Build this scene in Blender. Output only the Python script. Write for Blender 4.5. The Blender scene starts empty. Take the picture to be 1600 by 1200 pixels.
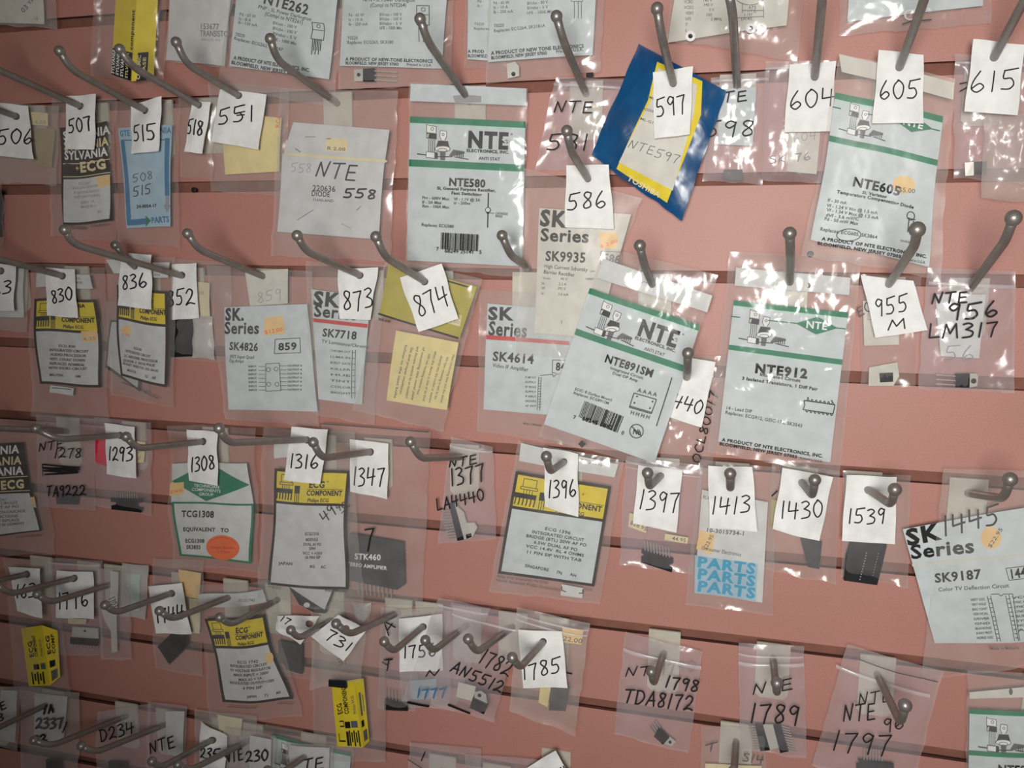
import bpy, bmesh, math, random
from mathutils import Vector, noise
random.seed(7)
sc = bpy.context.scene
COL = sc.collection

# ---------------------------------------------------------------- camera, world, light, exposure
F, DIST, HEIGHT = 1340.0, 0.7095, 1.45          # focal length in pixels, distance to the wall (m), lens height (m)
PITCH = 0.0762                                   # slat spacing (m)
RIGHT = Vector((0.96520333, 0.26144414, 0.0054317))
UP = Vector((-0.04625428, 0.15024479, 0.98756622))
FWD = Vector((-0.25737731, 0.95345344, -0.15710968))
EYE = Vector((0.0, -DIST, HEIGHT))               # wall face is the plane y = 0, the room is at y < 0
cam = bpy.data.cameras.new('camera')
cam.sensor_fit = 'HORIZONTAL'; cam.sensor_width = 36.0; cam.lens = 36.0 * F / 1600.0
cam.clip_start = 0.02; cam.clip_end = 20
camo = bpy.data.objects.new('camera', cam); COL.objects.link(camo)
from mathutils import Matrix
camo.matrix_world = Matrix(((RIGHT.x, UP.x, -FWD.x, EYE.x), (RIGHT.y, UP.y, -FWD.y, EYE.y), (RIGHT.z, UP.z, -FWD.z, EYE.z), (0, 0, 0, 1)))
sc.camera = camo

w = bpy.data.worlds.new('room_air'); sc.world = w; w.use_nodes = True
bg = w.node_tree.nodes['Background']
bg.inputs[0].default_value = (1.0, 0.95, 0.9, 1); bg.inputs[1].default_value = 0.06

def spot_lamp(name, loc, target, half, radius, power, color):
    l = bpy.data.lights.new(name, 'SPOT'); l.spot_size = 2*half; l.spot_blend = 1.0; l.shadow_soft_size = radius
    l.energy = power; l.color = color
    o = bpy.data.objects.new(name, l); COL.objects.link(o); o.location = loc
    o.rotation_euler = (Vector(target) - Vector(loc)).to_track_quat('-Z', 'Y').to_euler()
    return o
spot_lamp('lamp', (0.0, -1.0, HEIGHT + .01), (0.09, 0, HEIGHT + .03), 1.0, 0.11, 40.0, (1.0, 0.97, 0.935))
sc.view_settings.view_transform = 'Standard'; sc.view_settings.look = 'None'
sc.view_settings.gamma = 1.0; sc.view_settings.use_curve_mapping = False
sc.view_settings.exposure = 0.0
sc.cycles.transparent_max_bounces = 48; sc.cycles.max_bounces = 10
sc.cycles.caustics_reflective = False; sc.cycles.caustics_refractive = False

# ---------------------------------------------------------------- measuring: a photo pixel seen at height z (m) above the wall face
def U(px, py, z):
    d = RIGHT * (px - 800.0) - UP * (py - 600.0) + FWD * F
    return EYE + d * ((DIST - z) / d.y)
def ray(px, py):
    return (RIGHT * (px - 800.0) - UP * (py - 600.0) + FWD * F).normalized()

# ---------------------------------------------------------------- materials
PAL = {
 'paper': (.60, .61, .60), 'tag': (.80, .795, .78), 'card': (.55, .60, .61), 'greycard': (.57, .575, .575), 'warmcard': (.60, .58, .52),
 'ink': (.018, .017, .018), 'soft': (.10, .10, .11), 'faint': (.30, .30, .32), 'green': (.015, .19, .10), 'mint': (.42, .66, .55),
 'yellow': (.70, .545, .03), 'olive': (.42, .36, .05), 'drab': (.34, .28, .16), 'cream': (.72, .60, .28), 'ivory': (.66, .60, .42), 'blue': (.010, .075, .20),
 'lblue': (.36, .50, .60), 'mblue': (.05, .18, .34), 'cyan': (.03, .33, .52), 'red': (.55, .05, .045), 'hotred': (.75, .015, .05), 'orange': (.80, .15, .03),
 'sticker': (.76, .52, .24), 'white': (.80, .80, .79), 'black': (.010, .010, .011), 'brown': (.022, .012, .009), 'label': (.72, .62, .36),
}
MATS = {}
def mat(key):
    if key in MATS: return MATS[key]
    c = PAL[key]
    m = bpy.data.materials.new('print_' + key if key in ('ink', 'soft', 'faint') else 'paper_' + key); m.use_nodes = True
    nt = m.node_tree; b = nt.nodes['Principled BSDF']
    b.inputs['Roughness'].default_value = 0.6; b.inputs['Specular IOR Level'].default_value = 0.25
    tc = nt.nodes.new('ShaderNodeTexCoord'); n = nt.nodes.new('ShaderNodeTexNoise'); n.inputs['Scale'].default_value = 90; n.inputs['Detail'].default_value = 4
    r = nt.nodes.new('ShaderNodeValToRGB')
    r.color_ramp.elements[0].position = .3; r.color_ramp.elements[1].position = .7
    r.color_ramp.elements[0].color = (c[0]*.90, c[1]*.90, c[2]*.89, 1); r.color_ramp.elements[1].color = (min(1, c[0]*1.05), min(1, c[1]*1.05), min(1, c[2]*1.05), 1)
    nt.links.new(tc.outputs['Object'], n.inputs['Vector']); nt.links.new(n.outputs['Fac'], r.inputs['Fac']); nt.links.new(r.outputs['Color'], b.inputs['Base Color'])
    MATS[key] = m
    return m
def simple(name, col, rough=.5, metal=0.0, bump=0.0, scale=60, spec=.5):
    m = bpy.data.materials.new(name); m.use_nodes = True; nt = m.node_tree; b = nt.nodes['Principled BSDF']
    b.inputs['Roughness'].default_value = rough; b.inputs['Metallic'].default_value = metal; b.inputs['Specular IOR Level'].default_value = spec
    tc = nt.nodes.new('ShaderNodeTexCoord'); n = nt.nodes.new('ShaderNodeTexNoise'); n.inputs['Scale'].default_value = scale; n.inputs['Detail'].default_value = 5
    nt.links.new(tc.outputs['Object'], n.inputs['Vector'])
    r = nt.nodes.new('ShaderNodeValToRGB'); r.color_ramp.elements[0].position = .25; r.color_ramp.elements[1].position = .75
    r.color_ramp.elements[0].color = tuple(x*.86 for x in col) + (1,); r.color_ramp.elements[1].color = tuple(min(1, x*1.08) for x in col) + (1,)
    nt.links.new(n.outputs['Fac'], r.inputs['Fac']); nt.links.new(r.outputs['Color'], b.inputs['Base Color'])
    if bump:
        bp = nt.nodes.new('ShaderNodeBump'); bp.inputs['Strength'].default_value = bump; bp.inputs['Distance'].default_value = .001
        n2 = nt.nodes.new('ShaderNodeTexNoise'); n2.inputs['Scale'].default_value = 900; n2.inputs['Detail'].default_value = 2
        nt.links.new(tc.outputs['Object'], n2.inputs['Vector'])
        nt.links.new(n2.outputs['Fac'], bp.inputs['Height']); nt.links.new(bp.outputs['Normal'], b.inputs['Normal'])
    return m
def film(name, haze, a, rough=.16, bump=.5, gl=1.0):
    """thin clear plastic: mostly see-through, a little milky, glossy with fine crinkles"""
    m = bpy.data.materials.new(name); m.use_nodes = True; nt = m.node_tree; nt.nodes.clear()
    N = nt.nodes.new; out = N('ShaderNodeOutputMaterial'); tr = N('ShaderNodeBsdfTransparent'); tr.inputs[0].default_value = (.995, .995, .99, 1)
    df = N('ShaderNodeBsdfDiffuse'); df.inputs[0].default_value = haze + (1,)
    tl = N('ShaderNodeBsdfTranslucent'); tl.inputs[0].default_value = haze + (1,)
    dm = N('ShaderNodeMixShader'); dm.inputs[0].default_value = .12
    gs = N('ShaderNodeBsdfGlossy'); gs.inputs['Roughness'].default_value = rough
    tc = N('ShaderNodeTexCoord'); n1 = N('ShaderNodeTexNoise'); n1.inputs['Scale'].default_value = 30; n1.inputs['Detail'].default_value = 1.5; n1.inputs['Distortion'].default_value = 1.5
    n2 = N('ShaderNodeTexNoise'); n2.inputs['Scale'].default_value = 28; n2.inputs['Detail'].default_value = 3
    bp = N('ShaderNodeBump'); bp.inputs['Strength'].default_value = bump; bp.inputs['Distance'].default_value = .004
    mr = N('ShaderNodeMapRange'); mr.inputs[1].default_value = .3; mr.inputs[2].default_value = .75; mr.inputs[3].default_value = a*.6; mr.inputs[4].default_value = a*1.5
    fr = N('ShaderNodeFresnel'); fr.inputs['IOR'].default_value = 1.4
    mu = N('ShaderNodeMath'); mu.operation = 'MULTIPLY'; mu.inputs[1].default_value = gl
    mn = N('ShaderNodeMath'); mn.operation = 'MINIMUM'; mn.inputs[1].default_value = .034
    m1 = N('ShaderNodeMixShader'); m2 = N('ShaderNodeMixShader')
    K = nt.links.new
    K(tc.outputs['Object'], n1.inputs['Vector']); K(tc.outputs['Object'], n2.inputs['Vector']); K(n1.outputs['Fac'], bp.inputs['Height'])
    K(bp.outputs['Normal'], gs.inputs['Normal']); K(bp.outputs['Normal'], fr.inputs['Normal']); K(n2.outputs['Fac'], mr.inputs[0])
    K(df.outputs[0], dm.inputs[1]); K(tl.outputs[0], dm.inputs[2])
    K(mr.outputs[0], m1.inputs[0]); K(tr.outputs[0], m1.inputs[1]); K(dm.outputs[0], m1.inputs[2])
    K(fr.outputs[0], mu.inputs[0]); K(mu.outputs[0], mn.inputs[0]); K(mn.outputs[0], m2.inputs[0]); K(m1.outputs[0], m2.inputs[1]); K(gs.outputs[0], m2.inputs[2]); K(m2.outputs[0], out.inputs[0])
    return m
FILMS = {
 'clear': film('clear_film', (.90, .87, .84), .07, .17, .22), 'crisp': film('crisp_film', (.92, .89, .87), .09, .16, .34, 1.0),
 'matte': film('matte_film', (.86, .83, .79), .10, .32, .12, .35),
 'lilac': film('zip_film', (.90, .82, .87), .125, .18, .30, 1.2), 'milky': film('milky_film', (.84, .82, .79), .36, .3, .3, .7),
 'hazy': film('hazy_film', (.86, .82, .78), .15, .22, .25), 'seal': film('seal_film', (.92, .88, .90), .36, .2, .3),
 'blue': film('blue_film', (.008, .085, .23), .86, .25, .35, 1.2),
}
PLATE = film('backplate_plastic', (.76, .73, .62), .62, .3, .1, .8)
STEEL = simple('grey_steel', (.27, .245, .225), .40, .6, .15, 120)
CHIPM = simple('chip_plastic', (.008, .008, .009), .45)
CHIPG = simple('grey_chip_plastic', (.06, .063, .067), .45)
TIN = simple('tinned_metal', (.62, .61, .58), .35, .6)
TABM = simple('nickel_tab', (.66, .64, .58), .40, .35)
FOAM = simple('black_foam', (.014, .014, .016), .9)

# ---------------------------------------------------------------- object helpers
def tag(o, label, cat, group=None, kind=None):
    o['label'] = label
    if kind: o['kind'] = kind
    else: o['category'] = cat
    if group: o['group'] = group
    return o
def empty(name, loc):
    o = bpy.data.objects.new(name, None); COL.objects.link(o); o.location = loc; o.empty_display_size = .01
    return o
class MB:
    """collects faces with a material each; build() links them as one mesh object"""
    def __init__(s): s.v = []; s.f = []; s.m = []; s.mats = []; s.smooth = []
    def slot(s, m):
        if m not in s.mats: s.mats.append(m)
        return s.mats.index(m)
    def add(s, verts, faces, m, smooth=False):
        k = len(s.v); s.v.extend(verts); i = s.slot(m)
        for f in faces: s.f.append([a + k for a in f]); s.m.append(i); s.smooth.append(smooth)
    def build(s, name, origin, parent=None, label=None):
        me = bpy.data.meshes.new(name)
        me.from_pydata([tuple(v - origin) for v in s.v], [], s.f)
        for m in s.mats: me.materials.append(m)
        me.polygons.foreach_set('material_index', s.m); me.polygons.foreach_set('use_smooth', s.smooth)
        me.update()
        o = bpy.data.objects.new(name, me); COL.objects.link(o)
        if parent: o.parent = parent
        else: o.location = origin
        if label: o['label'] = label
        return o

# ---------------------------------------------------------------- lettering: built-in font glyphs and a hand-drawn stroke alphabet
GLY = {}
_cu = bpy.data.curves.new('glyph', 'FONT'); _ob = bpy.data.objects.new('glyph', _cu); COL.objects.link(_ob)
BOLD = {0: 0.009, 1: 0.030, 2: 0.044}
def _mesh(txt, b):
    _cu.body = txt; _cu.offset = BOLD[b]; _cu.resolution_u = 2
    dg = bpy.context.evaluated_depsgraph_get(); dg.update()
    me = _ob.evaluated_get(dg).to_mesh()
    r = ([(v.co.x, v.co.y) for v in me.vertices], [tuple(p.vertices) for p in me.polygons])
    _ob.evaluated_get(dg).to_mesh_clear()
    return r
def glyph(ch, b):
    if (ch, b) not in GLY:
        a = max(x for x, y in _mesh('||', b)[0]); c = max(x for x, y in _mesh('|' + ch + '|', b)[0])
        GLY[ch, b] = (([], []) if ch == ' ' else _mesh(ch, b)) + (c - a + (.08 if b == 2 else .04 if b == 1 else .01),)
    return GLY[ch, b]
CHARS = "ABCDEFGHIJKLMNOPQRSTUVWXYZabcdefghijklmnopqrstuvwxyz0123456789 .,-/():@$+=&"
for _b in (0, 1, 2):
    for _c in CHARS: glyph(_c, _b)
CAP = max(y for x, y in glyph('H', 0)[0])
bpy.data.objects.remove(_ob); 
S, PL = 's', 'p'
HAND = {
 '0': (.58, [(S, [(.32, 0), (.08, .25), (.04, .65), (.24, 1), (.48, .78), (.55, .3), (.32, 0), (.25, .03)])]),
 '1': (.28, [(PL, [(.2, 0), (.1, 1)])]),
 '2': (.62, [(S, [(.05, .25), (.25, 0), (.5, .15), (.42, .5), (.1, .88), (.03, .98), (.3, .86), (.62, .95)])]),
 '3': (.55, [(S, [(.05, .08), (.3, 0), (.48, .17), (.2, .43), (.22, .45), (.5, .62), (.42, .92), (.02, 1)])]),
 '4': (.62, [(PL, [(.1, 0), (.04, .58), (.6, .5)]), (PL, [(.5, .08), (.4, 1)])]),
 '5': (.64, [(S, [(.16, .05), (.1, .44), (.38, .45), (.48, .74), (.3, .97), (0, .96)]), (PL, [(.14, .06), (.66, -.02)])]),
 '6': (.52, [(S, [(.35, 0), (.1, .45), (.04, .82), (.25, 1), (.48, .78), (.32, .6), (.06, .8)])]),
 '7': (.55, [(PL, [(.02, .08), (.52, .02), (.34, .45), (.24, 1.05)])]),
 '8': (.52, [(S, [(.46, .1), (.22, .02), (.1, .22), (.4, .6), (.42, .88), (.16, .98), (.08, .75), (.4, .35), (.46, .1)])]),
 '9': (.5, [(S, [(.45, .14), (.22, .02), (.05, .25), (.2, .46), (.42, .26), (.45, .1), (.4, .5), (.34, 1.05)])]),
 'A': (.62, [(PL, [(0, 1), (.38, 0), (.55, 1)]), (PL, [(.12, .66), (.56, .62)])]),
 'C': (.55, [(S, [(.5, .12), (.25, 0), (.03, .45), (.18, .95), (.52, .9)])]),
 'D': (.6, [(PL, [(.08, .05), (.05, .98)]), (S, [(0, .05), (.4, .08), (.58, .5), (.3, .95), (.02, 1)])]),
 'E': (.55, [(PL, [(.5, .02), (.1, .06), (.04, .98), (.52, .94)]), (PL, [(.08, .5), (.46, .46)])]),
 'K': (.55, [(PL, [(.1, 0), (.04, 1)]), (PL, [(.5, .05), (.08, .55), (.52, .98)])]),
 'L': (.5, [(PL, [(.1, 0), (.04, .96), (.5, .92)])]),
 'M': (.75, [(PL, [(0, 1), (.16, .05), (.34, .7), (.62, .02), (.68, 1)])]),
 'N': (.65, [(PL, [(0, 1), (.14, .1), (.42, .95), (.62, 0)])]),
 'O': (.6, [(S, [(.32, 0), (.06, .3), (.08, .8), (.32, 1), (.55, .7), (.52, .2), (.3, 0)])]),
 'P': (.5, [(PL, [(.1, 0), (.03, 1)]), (S, [(.02, .05), (.45, .1), (.42, .45), (.08, .55)])]),
 'Q': (.6, [(S, [(.32, 0), (.06, .3), (.08, .8), (.32, 1), (.55, .7), (.52, .2), (.3, 0)]), (PL, [(.35, .7), (.6, 1.05)])]),
 'R': (.55, [(PL, [(.1, 0), (.03, 1)]), (S, [(.02, .05), (.45, .1), (.42, .42), (.08, .52), (.52, 1)])]),
 'S': (.5, [(S, [(.48, .1), (.25, 0), (.06, .22), (.42, .6), (.4, .92), (.02, .95)])]),
 'T': (.6, [(PL, [(0, .08), (.62, .0)]), (PL, [(.34, .04), (.22, 1)])]),
 'W': (.75, [(PL, [(.02, .0), (.16, 1), (.38, .3), (.5, 1), (.72, 0)])]),
 'Y': (.55, [(PL, [(.05, 0), (.28, .45)]), (PL, [(.55, 0), (.15, 1.05)])]),
 ' ': (.4, []), '-': (.4, [(PL, [(.02, .5), (.38, .46)])]), '.': (.2, [(PL, [(.08, .95), (.1, 1.0)])]), '/': (.5, [(PL, [(.5, 0), (0, 1)])]), '~': (.7, [(S, [(0, .9), (.2, .3), (.4, .7), (.7, .1)])]),
}
def catmull(p, n=5):
    q = [p[0]] + list(p) + [p[-1]]; out = []
    for i in range(1, len(q) - 2):
        a, b, c, d = q[i-1], q[i], q[i+1], q[i+2]
        for k in range(n):
            t = k / n
            out.append(tuple(.5*((2*b[j]) + (-a[j]+c[j])*t + (2*a[j]-5*b[j]+4*c[j]-d[j])*t*t + (-a[j]+3*b[j]-3*c[j]+d[j])*t**3) for j in (0, 1)))
    out.append(tuple(p[-1])); return out

# ---------------------------------------------------------------- drawing operations (coordinates as measured on the photo)
def Q(c, a, b, d, e): return ('Q', c, [a, b, d, e])
def T(c, s, x0, y0, x1, y1, h, b=0): return ('T', c, [(x0, y0), (x1, y1)], s, h, b)
def H(c, s, x0, y0, x1, y1, h, th=2.3): return ('H', c, [(x0, y0), (x1, y1)], s, h, th)
def L(c, th, *p): return ('L', c, list(p), th)
def E(c, cx, cy, rx, ry=None, ring=None): return ('E', c, [(cx, cy)], rx, ry or rx, ring)
def P(c, *p): return ('P', c, list(p))
def R(c, x0, y0, x1, y1): return Q(c, (x0, y0), (x1, y0), (x1, y1), (x0, y1))
def BAR(x0, y0, x1, y1, h):
    out = []; n = 30; rnd = random.Random(int(x0))
    for i in range(n):
        t = i / n; wd = rnd.choice((.35, .5, .8)) / n
        f = lambda t, k: (x0 + (x1-x0)*t - (y1-y0)/math.hypot(x1-x0, y1-y0)*-k*0 + (-(y1-y0))/math.hypot(x1-x0, y1-y0)*k, y0 + (y1-y0)*t + (x1-x0)/math.hypot(x1-x0, y1-y0)*k)
        out.append(Q('ink', f(t, 0), f(t+wd, 0), f(t+wd, h), f(t, h)))
    return out
def tf(O, ex, ey, ops):
    """move operations drawn in a card's own coordinates to where the card hangs"""
    k = math.hypot(*ey); out = []
    for o in ops:
        p = [(O[0] + a*ex[0] + b*ey[0], O[1] + a*ex[1] + b*ey[1]) for a, b in o[2]]
        if o[0] in 'TH': out.append((o[0], o[1], p, o[3], o[4]*k, o[5]*(1 if o[0] == 'T' else k)))
        elif o[0] == 'L': out.append(('L', o[1], p, o[3]*k))
        elif o[0] == 'E': out.append(('E', o[1], p, o[3]*k, o[4]*k, o[5]*k if o[5] else None))
        else: out.append((o[0], o[1], p))
    return out
def lerp(a, b, t): return (a[0] + (b[0]-a[0])*t, a[1] + (b[1]-a[1])*t)
def bil(q, u, v): return lerp(lerp(q[0], q[1], u), lerp(q[3], q[2], u), v)
def sub(q, u0, v0, u1, v1): return [bil(q, u0, v0), bil(q, u1, v0), bil(q, u1, v1), bil(q, u0, v1)]
LAYER = 0.00007
def draw(mb, ops, M, w0=0.0, k0=0):
    """M(px, py, w) -> point of the packet at height w above its own middle sheet"""
    k = k0
    for o in ops:
        k += 1; W = w0 + LAYER * k; kind = o[0]; m = mat(o[1])
        if kind == 'Q':
            q = o[2]; nx = max(1, min(20, int(math.dist(q[0], q[1]) / 8))); ny = max(1, min(24, int(math.dist(q[0], q[3]) / 8)))
            vs = [M(*bil(q, i/nx, j/ny), W) for j in range(ny+1) for i in range(nx+1)]
            mb.add(vs, [(j*(nx+1)+i, (j+1)*(nx+1)+i, (j+1)*(nx+1)+i+1, j*(nx+1)+i+1) for j in range(ny) for i in range(nx)], m, True)
        elif kind == 'P':
            pts = o[2]; n = len(pts); cx, cy = sum(p[0] for p in pts)/n, sum(p[1] for p in pts)/n
            k2 = max(1, min(10, int(max(math.dist(p, (cx, cy)) for p in pts) / 6)))
            if k2 == 1 or n > 12: mb.add([M(x, y, W) for x, y in pts], [tuple(range(n))[::-1]], m); continue
            for a, b in zip(pts, pts[1:] + pts[:1]):       # split into small pieces so that it follows the sheet
                vs, ix = [], {}
                for i in range(k2+1):
                    for j in range(k2+1-i):
                        ix[i, j] = len(vs); t0 = 1 - (i+j)/k2
                        vs.append(M(cx*t0 + a[0]*i/k2 + b[0]*j/k2, cy*t0 + a[1]*i/k2 + b[1]*j/k2, W))
                fs = [(ix[i, j], ix[i+1, j], ix[i, j+1]) for i in range(k2) for j in range(k2-i)] + [(ix[i+1, j], ix[i+1, j+1], ix[i, j+1]) for i in range(k2) for j in range(k2-i-1)]
                mb.add(vs, fs, m, True)
        elif kind == 'E':
            (cx, cy), rx, ry, ring = o[2][0], o[3], o[4], o[5]; n = 24; A = [2*math.pi*i/n for i in range(n)]
            if ring:
                vs = [M(cx + rx*math.cos(a), cy + ry*math.sin(a), W) for a in A] + [M(cx + (rx-ring)*math.cos(a), cy + (ry-ring)*math.sin(a), W) for a in A]
                mb.add(vs, [(i, i+n, (i+1) % n + n, (i+1) % n) for i in range(n)], m)
            else:
                vs = [M(cx, cy, W)] + [M(cx + rx*math.cos(a), cy + ry*math.sin(a), W) for a in A]
                mb.add(vs, [(0, i+1, (i+1) % n + 1)[::-1] for i in range(n)], m)
        elif kind == 'L': stroke(mb, o[2], o[3], M, W, m)
        elif kind == 'H':
            (a, b), s, h, th = o[2], o[3], o[4], o[5]
            L0 = math.dist(a, b) or 1; ex = ((b[0]-a[0])/L0, (b[1]-a[1])/L0); ey = (-ex[1], ex[0])
            gap = .16; tot = sum(HAND[c][0] for c in s) + gap*(len(s)-1); kx = L0 / tot; x = 0
            for c in s:
                wd, sts = HAND[c]; jy = random.uniform(-.05, .05)
                for t, pts in sts:
                    pts = catmull(pts) if t == S else pts
                    pp = []
                    for (u, v) in pts:
                        uu = (x + u + (1-v)*.05)*kx; vv = (v - 1 + jy)*h
                        pp.append((a[0] + uu*ex[0] + vv*ey[0], a[1] + uu*ex[1] + vv*ey[1]))
                    stroke(mb, pp, th, M, W, m)
                x += wd + gap
        elif kind == 'T':
            (a, b), s, h, bd = o[2], o[3], o[4], o[5]
            L0 = math.dist(a, b) or 1; ex = ((b[0]-a[0])/L0, (b[1]-a[1])/L0); ey = (-ex[1], ex[0])
            tot = sum(glyph(c, bd)[2] for c in s); kx = L0 / tot; ky = h / CAP; x = 0
            for c in s:
                vs, fs, ad = glyph(c, bd)
                mb.add([M(a[0] + (x+u)*kx*ex[0] - v*ky*ey[0], a[1] + (x+u)*kx*ex[1] - v*ky*ey[1], W) for u, v in vs], fs, m)
                x += ad
def stroke(mb, pts, th, M, W, m):
    fine = []
    for p, q in zip(pts, pts[1:]):
        n = max(1, int(math.dist(p, q) / 7))
        fine += [lerp(p, q, i/n) for i in range(n)]
    fine.append(pts[-1]); r = th / 2
    for i, (p, q) in enumerate(zip(fine, fine[1:])):
        d = math.dist(p, q)
        if d < 1e-6: continue
        nx, ny = -(q[1]-p[1])/d*r, (q[0]-p[0])/d*r
        mb.add([M(p[0]+nx, p[1]+ny, W), M(q[0]+nx, q[1]+ny, W), M(q[0]-nx, q[1]-ny, W), M(p[0]-nx, p[1]-ny, W)], [(0, 1, 2, 3)], m)
    if th > 1.2:
        for p in fine:
            mb.add([M(p[0] + r*math.cos(a), p[1] + r*math.sin(a), W) for a in [i*math.pi/3 for i in range(6)]], [(0, 1, 2, 3, 4, 5)[::-1]], m)

# ---------------------------------------------------------------- the hanging things
class Sheet:
    """a hanging sheet: a tilted plane through its photo corners at given heights off the wall, softly bowed"""
    def __init__(s, quad, z, bow=.0015, wob=0.0, seed=0):
        s.q = quad; zt, zb = z[0]/1000, z[1]/1000
        a, b = U(*quad[0], zt), U(*quad[1], zt); c = (U(*quad[3], zb) + U(*quad[2], zb)) / 2
        s.o = (a + b) / 2; s.n = (c - s.o).cross(b - a).normalized()
        if s.n.y > 0: s.n = -s.n
        s.bow = bow; s.wob = wob; s.rnd = random.Random(seed); s.ph = s.rnd.uniform(0, 6.28); s.ph2 = s.rnd.uniform(0, 6.28)
        q = quad; s.ex = (q[1][0]-q[0][0], q[1][1]-q[0][1]); s.ey = (q[3][0]-q[0][0], q[3][1]-q[0][1])
        s.det = s.ex[0]*s.ey[1] - s.ex[1]*s.ey[0]
    def uv(s, x, y):
        dx, dy = x - s.q[0][0], y - s.q[0][1]
        return ((dx*s.ey[1] - dy*s.ey[0]) / s.det, (s.ex[0]*dy - s.ex[1]*dx) / s.det)
    def __call__(s, x, y, w=0.0):
        u, v = s.uv(x, y)
        if s.wob:
            x += s.wob * math.sin(6.28*(v*1.35) + s.ph) * max(-1, min(1, (2*u-1)*1.3)); y += s.wob*.6 * math.sin(6.28*u*1.1 + s.ph2)
        uc, vc = min(1, max(0, u)), min(1, max(0, v))
        w += s.bow * (math.sin(math.pi*uc) * math.sin(math.pi*vc)) + s.bow*.45*math.sin(6.28*(u*.9 + v*.5) + s.ph) + s.bow*.3*math.sin(6.28*(v*1.6 - u*.4) + s.ph2)
        d = RIGHT*(x - 800.0) - UP*(y - 600.0) + FWD*F
        return EYE + d * ((s.o - EYE).dot(s.n) / d.dot(s.n)) + s.n * w

PKG = 'packets of electronic parts hanging on the hooks'
COUNT = [0]
def packet(label, quad, z=(14, 9), film='clear', gap=2.2, bow=1.5, wob=0.0, parts=(), writing=(), zips=None, name='parts_packet', cat='packet', rough=1.0, flap=None):
    COUNT[0] += 1; seed = COUNT[0]
    M = Sheet(quad, z, bow/1000, wob, seed); M.gap = gap/1000
    root = empty(name, M.o); tag(root, label, cat, PKG); M.root = root; M.label = label
    mb = MB(); fm = FILMS[film]; q = quad
    nx = max(8, min(34, int(math.dist(q[0], q[1])/5))); ny = max(10, min(48, int(math.dist(q[0], q[3])/5)))
    rnd = random.Random(seed*13)
    off = Vector((rnd.uniform(0, 50), rnd.uniform(0, 50), rnd.uniform(0, 50)))
    def prof(u, v): return max(0, 1 - abs(2*u-1)**5) * max(0, 1 - abs(2*v-1)**7)
    for sgn in (1, -1):
        vs = []
        for j in range(ny+1):
            for i in range(nx+1):
                u, v = i/nx, j/ny
                x, y = bil(q, u, v)
                n = noise.noise(off + Vector((x/30, y/30, sgn*3))); n2 = abs(noise.noise(off + Vector((x/14 + y/30, y/26 - x/40, sgn*5 + 2))))
                e = noise.noise(off + Vector((x/22, y/22, 9)))
                pr = prof(u, v)
                x += (1 if u == 1 else -1 if u == 0 else 0)*e*2.2; y += (1 if v == 1 else 0)*e*3
                wv = sgn*(gap/1000*pr + .0001) + sgn*pr*rough*(.0007*n + .0010*n2)
                wv += rough*.0012*noise.noise(off + Vector((x/40, y/40, 20)))*(1-pr)
                vs.append(M(x, y, wv))
        fs = [(j*(nx+1)+i, (j+1)*(nx+1)+i, (j+1)*(nx+1)+i+1, j*(nx+1)+i+1)[::sgn] for j in range(ny) for i in range(nx)]
        mb.add(vs, fs, fm, True)
    fo = mb.build('film', M.o, root)
    card = None
    for pname, ops, *r in parts:
        b = MB(); draw(b, ops, M, r[0]/1000 if r else 0.0)
        on_card = pname in ('price_sticker', 'oval_sticker', 'small_label') and card     # stuck to the card: a piece of that part
        po = b.build(pname, M.o, card if on_card else root, r[1] if len(r) > 1 else None)
        if pname in ('printed_card', 'paper_sheet', 'folded_card'): card = po
    if writing:
        words = [[o] for o in writing if o[0] == 'H'] + [[o for o in writing if o[0] != 'H']]
        for ops in words:
            if ops: b = MB(); draw(b, ops, M, gap/1000 + .0016); b.build('marker_writing' if ops[0][0] == 'H' else 'marker_stroke', M.o, fo)
    if zips:
        b = MB()
        for (x0, y0, x1, y1, th) in zips:
            n = 14; t2 = th/2; rows = [-t2, -t2*.4, t2*.4, t2]; hs = [.0, .0009, .0009, .0]
            vs = [M(x0 + (x1-x0)*i/n, y0 + (y1-y0)*i/n + r, gap/1000*prof(i/n*.98+.01, .3) + .0014 + h) for r, h in zip(rows, hs) for i in range(n+1)]
            b.add(vs, [(k*(n+1)+i, (k+1)*(n+1)+i, (k+1)*(n+1)+i+1, k*(n+1)+i+1) for k in range(3) for i in range(n)], FILMS['seal'], True)
        b.build('zip_seal', M.o, fo)
    return M

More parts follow.
